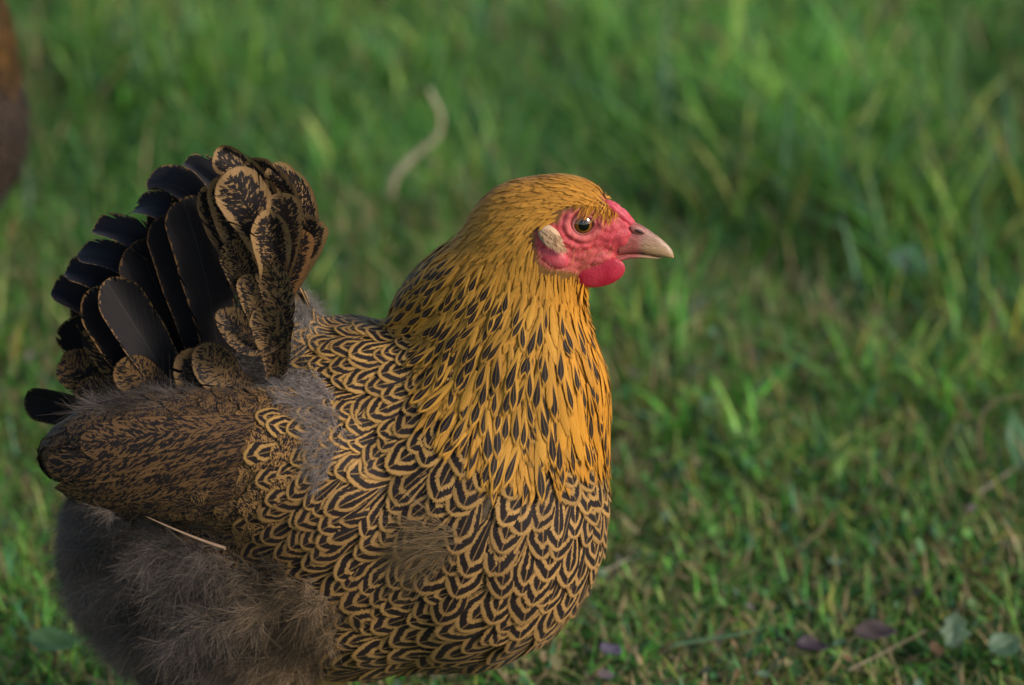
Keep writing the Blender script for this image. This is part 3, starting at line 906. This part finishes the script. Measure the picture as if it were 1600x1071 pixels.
F = np.array([[i * ns + j, i * ns + (j + 1) % ns, (i + 1) * ns + (j + 1) % ns, (i + 1) * ns + j] for i in range(23) for j in range(ns)])
beak = mesh_obj('beak', V, F, M_BEAK, hen, fuv=np.array(fu))
# lower mandible
tl = interp_list([(962, 394), (985, 393), (1005, 395), (1022, 399), (1034, 402)], 14)
bl = interp_list([(958, 412), (982, 403), (1003, 403), (1022, 404), (1034, 404)], 14)
V = []; fu = []
for i in range(14):
    s = i / 13
    for j in range(16):
        a = 2 * math.pi * j / 16; f = 0.5 + 0.5 * math.sin(a)
        p = bl[i] * (1 - f) + tl[i] * f
        x = W(p[0], p[1])[0]; y0 = ymid(x); q = W(p[0], p[1], y0); q[1] = y0 + (14 * (1 - s) ** 0.7 + 1) * math.cos(a) * S
        V.append(q); fu.append((s * .6, 1 - f * .4, 0))
F = np.array([[i * 16 + j, i * 16 + (j + 1) % 16, (i + 1) * 16 + (j + 1) % 16, (i + 1) * 16 + j] for i in range(13) for j in range(16)])
mesh_obj('lower_beak', np.array(V), F, M_BEAK, hen, fuv=np.array(fu))
# cere with nostril
def blob(name, c_px, r_px, off, mat, parent, rot=0.0, fn=None, ns=32, nr=20):
    x = W(*c_px)[0]; y0 = ymid(x)
    c = W(c_px[0], c_px[1], y0 - off * S)
    V = []
    for i in range(nr + 1):
        th = math.pi * i / nr
        for j in range(ns):
            ph = 2 * math.pi * j / ns
            v = np.array([math.sin(th) * math.cos(ph), math.cos(th), math.sin(th) * math.sin(ph)])
            if fn: v = fn(v)
            v = v * np.array(r_px) * S
            ca, sa = math.cos(R(rot)), math.sin(R(rot))
            V.append(c + np.array([v[0] * ca - v[2] * sa, v[1], v[0] * sa + v[2] * ca]))
    F = np.array([[i * ns + j, i * ns + (j + 1) % ns, (i + 1) * ns + (j + 1) % ns, (i + 1) * ns + j] for i in range(nr) for j in range(ns)])
    return mesh_obj(name, np.array(V), F, mat, parent)
M_CERE = mat_flesh('nostril_flesh', (0.48, 0.13, 0.11), (0.42, 0.18, 0.14), 700)
M_DARK = mat_flesh('dark_nostril', (0.06, 0.015, 0.015), (0.05, 0.02, 0.02), 300)
for sg in (1, -1):
    o = blob('nostril', (996, 360), (13, 4, 6.5), 10.5 * sg, M_CERE, beak, rot=-22)
    blob('opening', (999, 362), (8, 2.2, 2.4), 13.6 * sg, M_DARK, o, rot=-20)
# comb: low three-ridged pea comb
def comb_fn(v):
    b = 1 + 0.07 * math.sin(v[0] * 9) * max(0, v[2]) + 0.04 * math.sin(v[0] * 17 + 1)
    return v * np.array([1, b, b])
blob('comb', (969, 333), (31, 7, 9), 0, M_COMB, hen, rot=-42, fn=comb_fn, ns=48, nr=30)
blob('comb_ridge', (967, 334), (28, 6, 7), 8, M_COMB, hen, rot=-42, fn=comb_fn, ns=40, nr=24)
blob('comb_ridge', (967, 334), (28, 6, 7), -8, M_COMB, hen, rot=-42, fn=comb_fn, ns=40, nr=24)
# wattles and ear lobes
def wat(v):
    w = v.copy()
    w[2] -= 0.10 * w[0] ** 2 - 0.0
    w[0] *= 1.0 + 0.10 * w[2]
    w[1] += 0.25 * w[2] * w[2]
    return w
for sg in (1, -1):
    blob('wattle', (937, 426), (40, 7, 24), (23 if sg > 0 else 20) * sg, M_RED, hen, rot=14, fn=wat, ns=40)
    blob('cheek_lobe', (864, 402), (26, 11, 18), 54 * sg, M_COMB, hen, rot=-28, fn=lambda v: v * np.array([1, 1, 1 - 0.15 * v[0]]))
M_CREAM = mat_flesh('cream_lobe_skin', (0.62, 0.42, 0.25), (0.55, 0.33, 0.19), 600, 0.6)
for sg in (1, -1):
    blob('ear_lobe', (860, 371), (24, 12, 16), 53 * sg, M_CREAM, hen, rot=-48)
# eyes
from mathutils import Quaternion
for sg in (-1, 1):
    x = W(912, 350)[0]
    p0 = W(912, 350, ymid(x) - 40 * S)
    p0 = project(p0[None], 4)[0]
    n0 = grad(p0[None])[0]
    if sg > 0:
        p0 = mirror(p0); n0 = np.array([n0[0], -n0[1], n0[2]])
    me = bpy.data.meshes.new('eye')
    V = []; ns, nr = 40, 28
    for i in range(nr + 1):
        th = math.pi * i / nr
        for j in range(ns):
            ph = 2 * math.pi * j / ns
            V.append((math.sin(th) * math.cos(ph), -math.cos(th), math.sin(th) * math.sin(ph)))
    F = [[i * ns + j, i * ns + (j + 1) % ns, (i + 1) * ns + (j + 1) % ns, (i + 1) * ns + j] for i in range(nr) for j in range(ns)]
    eye = mesh_obj('eye', np.array(V), np.array(F), M_EYE, hen)
    rad = 22 * S
    eye.location = Vector(p0 - n0 * rad * 0.80)
    eye.scale = (rad,) * 3
    nn = Vector(n0) * 0.6 + Vector((0.05, -1 if sg < 0 else 1, 0)) * 0.4
    eye.rotation_euler = Vector((0, -1, 0)).rotation_difference(nn.normalized()).to_euler()
    # eyelid ring
    V = []; nl = 48; nk = 12
    q = Vector((0, -1, 0)).rotation_difference(nn.normalized())
    for i in range(nl):
        a = 2 * math.pi * i / nl
        rx_, rz_ = 0.75, 0.67
        cx, cz = rx_ * math.cos(a), rz_ * math.sin(a)
        pinch = 0.10 * max(0, math.cos(a)) ** 6
        for j in range(nk):
            b = 2 * math.pi * j / nk
            rr = 0.13 * (1 + 0.25 * math.sin(a * 1 + 0.5))
            dx = (1 + pinch) * cx + rr * math.cos(b) * math.cos(a); dz = cz * (1 - pinch) + rr * math.cos(b) * math.sin(a); dy = -0.70 + rr * 0.9 * math.sin(b)
            V.append(tuple(eye.location + (q @ Vector((dx, dy, dz))) * rad))
    F = np.array([[i * nk + j, i * nk + (j + 1) % nk, ((i + 1) % nl) * nk + (j + 1) % nk, ((i + 1) % nl) * nk + j] for i in range(nl) for j in range(nk)])
    mesh_obj('eyelid', np.array(V), F, M_LID, hen)

# buff ear tuft and short facial bristles
ear = in_poly(cpx, cpy, [(842, 362), (852, 355), (866, 360), (878, 378), (876, 386), (862, 388), (850, 378)])
P, qx, qy = pick(ear, 2.2 * S)
FLOW_SAVE = FLOW
FLOW = np.array([(860, 370, .75, .65)])
lay_down('ear_tuft', P + grad(P) * 0.0040, 9 * S * np.ones(len(P)), 0.2, np.array([0.78, 0.54, 0.32]) * rng.uniform(0.95, 1.05, (len(P), 1)), hen, nb=24, width=0.00018, lift=0.25, jit=0.15)
FLOW = np.array([(900, 400, -.5, .8), (950, 380, -.9, .3), (920, 420, -.6, .6)])
br = in_poly(cpx, cpy, FACE) & (cpy > 378) & (cpx < 960) & ~ear & (eye_dist(cpx, cpy) > 34)
P, qx, qy = pick(br, 4.0 * S)
lay_down('face_bristles', P, 8 * S * np.ones(len(P)), 0.2, np.array([0.60, 0.26, 0.12]) * rng.uniform(0.8, 1.2, (len(P), 1)), hen, nb=3, width=0.00010, lift=0.25, jit=0.3)
FLOW = np.array([(945, 300, -.6, .45), (935, 330, -.5, .8)])
# forehead feathers overlapping the comb
fh = in_poly(cpx, cpy, [(908, 300), (935, 296), (955, 308), (968, 322), (956, 334), (938, 328), (915, 318)])
P, qx, qy = pick(fh, 2.6 * S)
lay_down('forehead_bristles', P, 22 * S * np.ones(len(P)), 0.12, np.array([0.62, 0.28, 0.03]) * rng.uniform(0.8, 1.2, (len(P), 1)), hen, nb=7, width=0.00028, lift=0.03, jit=0.12, curl=0.10)
FLOW = FLOW_SAVE

# legs
for off in (70, -70):
    x = W(540, 1090)[0]
    y = ymid(x) - off * S
    hip = np.array([x, y, 0.155]); hock = np.array([x - 0.02, y, 0.085]); foot = np.array([x + 0.0, y, 0.012])
    V, F = loft([hip + [0, 0, .03], hip, (hip + hock) / 2, hock, hock * .5 + foot * .5, foot], [.03, .028, .016, .009, .0065, .008], [.03, .028, .016, .009, .007, .008], 14)
    leg = mesh_obj('leg', V, F, M_LEG, hen)
    for a in (-28, 0, 28, 180):
        L = 0.055 if a != 180 else 0.028
        d = np.array([math.cos(R(a)), math.sin(R(a)), 0])
        V, F = loft([foot + [0, 0, -.002], foot + d * L * .35 + [0, 0, -.001], foot + d * L * .7 + [0, 0, -.004], foot + d * L + [0, 0, -.009]], [.006, .005, .004, .001], [.006, .005, .004, .001], 10)
        mesh_obj('toe', V, F, M_LEG, leg)

# bring the whole bird under its Empty at the base
hen.location = ORG
for ch in hen.children:
    ch.matrix_parent_inverse = Matrix.Identity(4)
for o in list(bpy.data.objects):
    if o.type == 'MESH':
        if o.name.startswith('eye') and not o.name.startswith('eyelid'):
            o.location = o.location - Vector(ORG)
        else:
            if o.parent is hen or (o.parent is not None):
                o.data.transform(Matrix.Translation(-Vector(ORG)))

# ------------------------------------------------------------------ second hen, standing further back
def copy_tree(o, parent=None, col=None):
    c = o.copy(); scene.collection.objects.link(c); c.parent = parent
    if col: c.color = col
    for ch in list(o.children): copy_tree(ch, c, col)
    return c
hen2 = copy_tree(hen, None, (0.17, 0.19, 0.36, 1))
hen2['label'] = 'dark brown hen standing blurred behind, cut off by the left edge of the picture'
hen2.location = (-0.551, 0.92, 0.0)
hen2.rotation_euler = (0, R(-7), R(-20))
hen2.scale = (0.93,) * 3

# ------------------------------------------------------------------ ground
def terrain(x, y):
    return 0.012 * np.sin(x * 3.1 + 1) * np.sin(y * 2.7) + 0.006 * np.sin(x * 11 + y * 7) + 0.004 * np.sin(x * 23 - y * 19 + 1)
gx = np.concatenate([[-40, -15, -6], np.linspace(-3, 3, 121), [6, 15, 40]]); gy = np.concatenate([[-40, -15, -5], np.linspace(-2, 5, 141), [9, 18, 60]])
X, Y = np.meshgrid(gx, gy, indexing='ij')
Z = terrain(X, Y) * ((np.abs(X) < 3.1) & (Y > -2.1) & (Y < 5.1)) - 0.012
V = np.stack([X, Y, Z], -1); nx, ny = X.shape
i, j = np.meshgrid(np.arange(nx - 1), np.arange(ny - 1), indexing='ij')
F = np.stack([i * ny + j, (i + 1) * ny + j, (i + 1) * ny + j + 1, i * ny + j + 1], -1).reshape(-1, 4)
tag(mesh_obj('ground', V, F, mat_ground()), 'mossy green brown soil showing between the grass blades', 'ground', kind='structure')

M_GRASS = mat_plant('grass_blade', 0.45, 0.35)
def blades(X, Y, L, lean, az, wid, tone, seg=4, curve=0.6, z0=None):
    n = len(X)
    root = np.stack([X, Y, (terrain(X, Y) - 0.014) if z0 is None else z0], -1)
    h = np.stack([np.cos(az), np.sin(az), np.zeros(n)], -1)
    vs = np.linspace(0, 1, seg + 1)
    a = lean[:, None] + curve * vs[None] * np.ones((n, 1)) if np.ndim(curve) == 0 else lean[:, None] + curve[:, None] * vs[None]
    a = np.minimum(a, 1.75)
    step = (L / seg)[:, None]
    dz = np.cos(a) * step; dh = np.sin(a) * step
    zc = np.concatenate([np.zeros((n, 1)), np.cumsum(dz[:, 1:], 1)], 1); hc = np.concatenate([np.zeros((n, 1)), np.cumsum(dh[:, 1:], 1)], 1)
    ctr = root[:, None] + h[:, None] * hc[..., None]
    ctr[..., 2] += zc
    g = terrain(ctr[..., 0], ctr[..., 1]) - 0.008
    ctr[..., 2] = np.maximum(ctr[..., 2], g)
    tw = rng.uniform(-0.9, 0.9, n)
    sd = np.stack([-np.sin(az + tw), np.cos(az + tw), np.zeros(n)], -1)
    ww = wid[:, None] * (1 - vs[None] ** 2.2 * 0.92) * (0.7 + 0.3 * np.sin(vs[None] * 3))
    V = np.stack([ctr - sd[:, None] * ww[..., None], ctr + sd[:, None] * ww[..., None]], 2)
    q = np.array([[2 * i, 2 * i + 1, 2 * i + 3, 2 * i + 2] for i in range(seg)])
    F = (np.arange(n)[:, None, None] * (2 * (seg + 1)) + q[None]).reshape(-1, 4)
    tn = np.repeat(tone, 2 * (seg + 1), axis=0)
    return V.reshape(-1, 3), F, tn

def noise2(x, y, s, seed):
    r = np.random.default_rng(seed); out = 0
    for k in range(6):
        a = r.uniform(0, 6.28); f = s * r.uniform(0.6, 1.7); out = out + np.sin((x * np.cos(a) + y * np.sin(a)) * f + r.uniform(0, 6.28))
    return out / 6

GR = np.array([[0.065, 0.190, 0.026], [0.100, 0.260, 0.032], [0.19, 0.33, 0.05], [0.075, 0.180, 0.080], [0.32, 0.35, 0.085]])
def grass_tone(X, Y, dry):
    n = len(X)
    idx = rng.choice(5, n, p=[.3, .28, .18, .14, .10])
    t = GR[idx] * np.array([0.95, 1.06, 1.18]) * rng.uniform(0.65, 1.55, (n, 1)) * np.clip(1.05 + 0.9 * noise2(X, Y, 3.5, 31), 0.55, 1.6)[:, None]  # patchy tone: varied grass colour, with shade among the tufts painted in
    yl = (rng.random(n) < 0.22 * np.clip(1.3 - Y, 0, 1))[:, None]; t = np.where(yl, np.array([0.30, 0.30, 0.06]) * rng.uniform(.6, 1.3, (n, 1)), t)
    st = np.array([0.46, 0.34, 0.17]) * rng.uniform(0.5, 1.2, (n, 1))
    d = rng.random(n) < dry
    t[d] = st[d]
    return t
VV, FF, TT = [], [], []; off = 0
def add(b):
    global off
    VV.append(b[0]); FF.append(b[1] + off); TT.append(b[2]); off += len(b[0])
def region(n, x0, x1, y0, y1):
    return rng.uniform(x0, x1, n), rng.uniform(y0, y1, n)
# dense visible wedge and thinner surroundings
for n, box in ((90000, (-1.0, 1.15, -0.15, 1.3)), (75000, (-1.3, 1.5, 1.2, 3.2)), (60000, (-2.0, 2.2, -1.0, 3.6)), (70000, (-3.2, 3.4, -1.6, 6.0))):
    X, Y = region(n, *box)
    tall = np.clip(0.5 + 0.9 * noise2(X, Y, 5, 3) + 0.5 * (Y - 1.0) + 0.35 * np.clip(X, -.3, .8), 0.05, 1.4)
    L = (0.016 + 0.045 * rng.random(n) ** 1.5) * (0.6 + 0.8 * tall)
    dry = np.clip(0.18 + 0.30 * noise2(X, Y, 8, 5) + 0.12 * (1.0 - tall) + 0.05 * np.clip(1.1 - Y, 0, 1), 0.03, 0.55)
    lean = np.abs(rng.normal(0.35, 0.45, n))
    az = rng.uniform(0, 2 * np.pi, n)
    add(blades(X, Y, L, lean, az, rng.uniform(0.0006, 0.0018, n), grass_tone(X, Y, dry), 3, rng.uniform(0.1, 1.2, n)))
# tufts of long blades
def tuft_at(cx, cy, n, Lm, col=None, sp=0.03, dry=0.03, lean=0.35, az0=None, bright=1.0):
    X = rng.normal(cx, sp, n); Y = rng.normal(cy, sp, n)
    L = Lm * rng.uniform(0.5, 1.1, n)
    az = rng.uniform(0, 2 * np.pi, n) if az0 is None else rng.normal(az0, 0.9, n)
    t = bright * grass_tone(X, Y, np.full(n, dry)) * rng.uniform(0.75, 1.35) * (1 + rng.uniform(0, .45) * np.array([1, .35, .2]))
    add(blades(X, Y, L, np.abs(rng.normal(lean, 0.25, n)), az, rng.uniform(0.0013, 0.0036, n), t, 6, rng.uniform(0.3, 1.5, n)))
for k in range(150):
    cy = random.uniform(0.7, 3.4); cx = random.uniform(-1.2, 1.4)
    tuft_at(cx, cy, random.randint(25, 60), random.uniform(0.06, 0.13))
for px_, py_, n, L in ((1130, 330, 90, .16), (1230, 250, 90, .18), (1330, 330, 110, .17), (1450, 400, 100, .15), (1540, 330, 90, .16), (1500, 480, 90, .12), (1180, 180, 60, .17), (1400, 200, 80, .16), (1000, 200, 50, .14), (1600, 560, 80, .10),
                       (230, 160, 120, .13), (320, 120, 110, .13), (150, 120, 90, .12), (960, 60, 50, .14), (1280, 90, 60, .16), (700, 90, 60, .10), (1120, 660, 60, .07), (1180, 740, 60, .06), (1480, 620, 70, .08)):
    d = W(px_, py_, 0.0) - CAM; t = -CAM[2] / d[2]; g_ = CAM + d * t
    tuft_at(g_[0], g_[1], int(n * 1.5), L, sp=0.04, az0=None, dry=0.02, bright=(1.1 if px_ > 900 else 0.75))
tag(mesh_obj('grass', np.concatenate(VV), np.concatenate(FF), M_GRASS, tone=np.concatenate(TT)), 'short green lawn grass mixed with dry blades', 'grass', kind='stuff')

# small broad leaves: clover and moss leaves through the turf
M_LEAF = mat_plant('weed_leaf', 0.5, 0.25)
n = 9000
X = rng.uniform(-1.1, 1.3, n); Y = rng.uniform(-0.1, 2.6, n)
keep = noise2(X, Y, 6, 11) > -0.15; X, Y = X[keep], Y[keep]; n = len(X)
rad = rng.uniform(0.002, 0.0062, n); az = rng.uniform(0, 6.28, n); tilt = rng.normal(0, 0.5, (n, 2))
K = 7; an = np.linspace(0, 2 * np.pi, K + 1)[:-1]
ring = np.stack([np.cos(an) * (1 + .15 * np.cos(an)), 0.72 * np.sin(an)], -1)
lx = ring[None, :, 0] * rad[:, None]; ly = ring[None, :, 1] * rad[:, None]
wx = lx * np.cos(az)[:, None] - ly * np.sin(az)[:, None]; wy = lx * np.sin(az)[:, None] + ly * np.cos(az)[:, None]
z = (terrain(X, Y) + rng.uniform(-0.004, 0.016, n))[:, None] + wx * tilt[:, :1] + wy * tilt[:, 1:]
Vr = np.stack([X[:, None] + wx, Y[:, None] + wy, z], -1)
cz = np.stack([X, Y, z.mean(1) - rad * 0.3], -1)[:, None]
V = np.concatenate([Vr, cz], 1)
F = (np.arange(n)[:, None, None] * (K + 1) + np.array([[j, (j + 1) % K, K] for j in range(K)])[None]).reshape(-1, 3)
ct = np.array([[0.08, 0.20, 0.06], [0.11, 0.24, 0.05], [0.12, 0.20, 0.11], [0.22, 0.20, 0.08]])[rng.choice(4, n, p=[.4, .3, .2, .1])] * rng.uniform(.7, 1.3, (n, 1))
tag(mesh_obj('clover', V, F, M_LEAF, tone=np.repeat(ct, K + 1, axis=0)), 'small rounded weed leaves scattered low in the lawn', 'ground cover', kind='stuff')

# crumbs of dead leaf and straw between the blades
n = 14000
X = rng.uniform(-1.2, 1.4, n); Y = rng.uniform(-0.1, 2.9, n)
keep = noise2(X, Y, 9, 21) + 0.35 * np.clip(1.0 - Y, -1, 1) > 0.2; X, Y = X[keep], Y[keep]; n = len(X)
rad = rng.uniform(0.002, 0.007, n) * rng.uniform(.5, 1, n); az = rng.uniform(0, 6.28, n); tilt = rng.normal(0, 0.6, (n, 2))
asp = rng.uniform(.15, .9, n)
lx = np.cos(an)[None] * rad[:, None] * rng.uniform(.7, 1.3, (n, K)); ly = np.sin(an)[None] * (rad * asp)[:, None] * rng.uniform(.6, 1.3, (n, K))
wx = lx * np.cos(az)[:, None] - ly * np.sin(az)[:, None]; wy = lx * np.sin(az)[:, None] + ly * np.cos(az)[:, None]
z = (terrain(X, Y) + rng.uniform(-0.006, 0.014, n))[:, None] + wx * tilt[:, :1] + wy * tilt[:, 1:]
V = np.concatenate([np.stack([X[:, None] + wx, Y[:, None] + wy, z], -1), np.stack([X, Y, z.mean(1) - rad * 0.35], -1)[:, None]], 1)
F = (np.arange(n)[:, None, None] * (K + 1) + np.array([[j, (j + 1) % K, K] for j in range(K)])[None]).reshape(-1, 3)
ct = np.array([[0.20, 0.12, 0.06], [0.34, 0.25, 0.13], [0.16, 0.12, 0.12], [0.26, 0.15, 0.07]])[rng.choice(4, n)] * rng.uniform(.5, 1.3, (n, 1))
tag(mesh_obj('leaf_litter', V, F, M_LEAF, tone=np.repeat(ct, K + 1, axis=0)), 'small crumbs of dead brown leaf and straw in the turf', 'leaf litter', kind='stuff')

# ------------------------------------------------------------------ single stalks, blades and leaves
def ground_at(px_, py_, h=0.0):
    d = W(px_, py_, 0.0) - CAM; t = (h - CAM[2]) / d[2]; return CAM + d * t
def stalk(name, label, cat, pix, heights, rad, tone, flat=1.0, group=None):
    """a dry stem through pixel waypoints, each at its own height over the turf; its foot stays on the ground point of the first"""
    g0 = ground_at(*pix[0], heights[0])
    pts = []
    for (a, b), h in zip(pix, heights):
        p = W(a, b, g0[1] + (0.0 if h >= 0 else 0.0)); pts.append(p)
    pts = np.array(pts)
    if np.ptp(heights) == 0:
        pts = np.array([ground_at(a, b, heights[0]) for a, b in pix])
    # smooth
    n = 8 * len(pts); t = np.linspace(0, len(pts) - 1, n); c = np.zeros((n, 3))
    for k in range(3):
        c[:, k] = np.interp(t, np.arange(len(pts)), pts[:, k])
    for _ in range(6):
        c[1:-1] = (c[:-2] + 2 * c[1:-1] + c[2:]) / 4
    o = c[0].copy(); c = c - o
    rr = rad * np.linspace(1, 0.4, n)
    V, F = loft(c, rr, rr * flat, 7)
    ob = mesh_obj(name, V, F, M_GRASS, tone=np.ones((len(V), 3)) * np.array(tone)); ob.location = o
    return tag(ob, label, cat, group)
STRAW = (0.36, 0.27, 0.13)
stalk('dry_stalk', 'thick pale dry stem in an S curve, left of the golden hen\'s head', 'stalk', [(608, 312), (615, 275), (650, 240), (685, 215), (690, 180), (670, 140)], [.02, .03, .05, .06, .07, .08], .0044, (0.66, .56, .38))
stalk('dry_stalk', 'thin yellowish wavy stem in mid lawn right of the hen', 'stalk', [(1195, 685), (1218, 650), (1222, 620), (1205, 590), (1190, 560)], [.0, .03, .04, .05, .06], .0018, (0.34, .28, .10))
stalk('dry_stalk', 'dry stem arching in a hook beside the broad leaf at the right edge', 'stalk', [(1538, 745), (1528, 690), (1532, 650), (1555, 625), (1600, 618)], [.0, .03, .04, .05, .05], .0019, (0.36, .27, .16))
stalk('dry_stalk', 'straight pale straw lying aslant at the bottom between the dead leaves', 'stalk', [(1325, 1048), (1380, 1020), (1448, 985)], [.012, .012, .012], .0012, (0.34, .27, .17))
stalk('dry_stalk', 'short pale straw lying below the arching hook stem', 'stalk', [(1530, 770), (1560, 750), (1592, 728)], [.02, .02, .02], .0022, (0.38, .31, .22))
stalk('dry_stalk', 'forked buff straw sticking up in the short turf, right of the breast', 'stalk', [(1250, 890), (1245, 860), (1275, 835), (1305, 800)], [.0, .01, .02, .03], .0018, (0.38, .28, .16))
stalk('dry_stalk', 'pale straw lying low beside the hen\'s breast', 'stalk', [(915, 905), (950, 890), (985, 872)], [.02, .02, .02], .0018, (0.40, .34, .24))
stalk('grass_blade', 'yellow grass blade bent sharply at its top near the right edge', 'grass blade', [(1490, 905), (1520, 875), (1560, 835), (1575, 832), (1600, 842)], [.0, .02, .04, .04, .035], .0030, (0.30, .25, .04), flat=.4)
stalk('grass_blade', 'long green grass blade lying flat across the bottom of the lawn', 'grass blade', [(1050, 1008), (1100, 1000), (1150, 992), (1190, 982)], [.02, .02, .02, .02], .0028, (0.10, .21, .09), flat=.4)
stalk('grass_blade', 'thick yellow-green blade standing tall and blurred at the top of the lawn', 'grass blade', [(1165, 210), (1190, 150), (1215, 90), (1230, 20), (1232, -40)], [.02, .05, .08, .11, .14], .0032, (0.24, .26, .05), flat=.5)
stalk('grass_blade', 'yellow blade leaning right in front of the dark tuft right of the beak', 'grass blade', [(1235, 345), (1250, 300), (1268, 262)], [.03, .05, .07], .0040, (0.28, .27, .05), flat=.5)
stalk('grass_blade', 'buff grass blade arching over blurred at the top right of the hen\'s head', 'grass blade', [(1180, 75), (1120, 52), (1060, 48), (1015, 62)], [.05, .08, .08, .06], .0036, (0.32, .25, .09), flat=.5)

def leaf(name, label, c_px, size, tone, tilt=(0, 0), az=0.0, asp=0.5, h=0.014, cat='leaf', lobes=0, curl=.3):
    g0 = ground_at(*c_px, h)
    n, mm = 14, 6
    V = []
    for i in range(n + 1):
        s = i / n
        wd = asp * math.sin(math.pi * s ** 0.8) ** 0.8 * (1 + 0.25 * math.sin(s * lobes * 6.28) if lobes else 1)
        for j in range(-mm, mm + 1):
            u = j / mm
            p = Vector(((s - .5), u * wd * .5, curl * (s - .5) ** 2 + curl * .8 * (u * wd) ** 2 - .06 * (abs(u) < .01) + 0.02 * math.sin(s * 9 + u * 5)))
            V.append(tuple(p * size))
    k = 2 * mm + 1
    F = np.array([[i * k + j, i * k + j + 1, (i + 1) * k + j + 1, (i + 1) * k + j] for i in range(n) for j in range(k - 1)])
    ob = mesh_obj(name, V, F, M_LEAF, tone=np.ones((len(V), 3)) * np.array(tone))
    ob.location = g0; ob.rotation_euler = (tilt[0], tilt[1], az)
    sm = ob.modifiers.new('thickness', 'SOLIDIFY'); sm.thickness = 0.0006
    return tag(ob, label, cat)
leaf('dead_leaf', 'dark purplish dead leaf with a curled pale rim at the bottom, right of the hen', (1268, 1015), .026, (0.06, .04, .055), (.1, .1), .2, .8, curl=.5)
leaf('dead_leaf', 'larger grey-brown dead leaf behind the slanting straw at the bottom', (1368, 992), .034, (0.12, .085, .08), (.25, -.1), -.2, .7, curl=.4)
leaf('dead_leaf', 'small violet-grey dead leaf low in the turf just right of the breast', (955, 1018), .022, (0.13, .10, .15), (.2, .1), 1.0, .8)
leaf('dead_leaf', 'pinkish brown dead leaf lying blurred right of the throat', (1070, 480), .055, (0.26, .16, .14), (.2, 0), .1, .6)
leaf('dead_leaf', 'blue-grey leaf lying blurred under the long grass right of the beak', (1425, 412), .05, (0.13, .22, .26), (.5, 0), .4, .7)
leaf('weed_leaf', 'broad smooth green leaf standing half out of the right edge', (1588, 690), .055, (0.07, .17, .07), (0, -1.2), 2.2, .45, h=.03, curl=.2)
leaf('weed_leaf', 'jagged grey-green leaf standing up at the bottom right', (1490, 985), .030, (0.12, .19, .11), (.3, -1.0), 1.4, .7, lobes=3)
leaf('weed_leaf', 'rounded grey-green leaf lying low at the bottom right corner', (1570, 1010), .030, (0.10, .17, .09), (.4, -.2), .6, .8)
leaf('weed_leaf', 'broad green leaf lying in the grass left under the hen\'s fluff', (85, 1005), .045, (0.09, .19, .07), (.3, .1), .2, .6)
leaf('weed_leaf', 'dull green leaf lying in the middle of the turf right of the hackle', (1115, 640), .030, (0.11, .18, .12), (.4, 0), .5, .8)
print('feathers and grass done', len(bpy.data.objects))
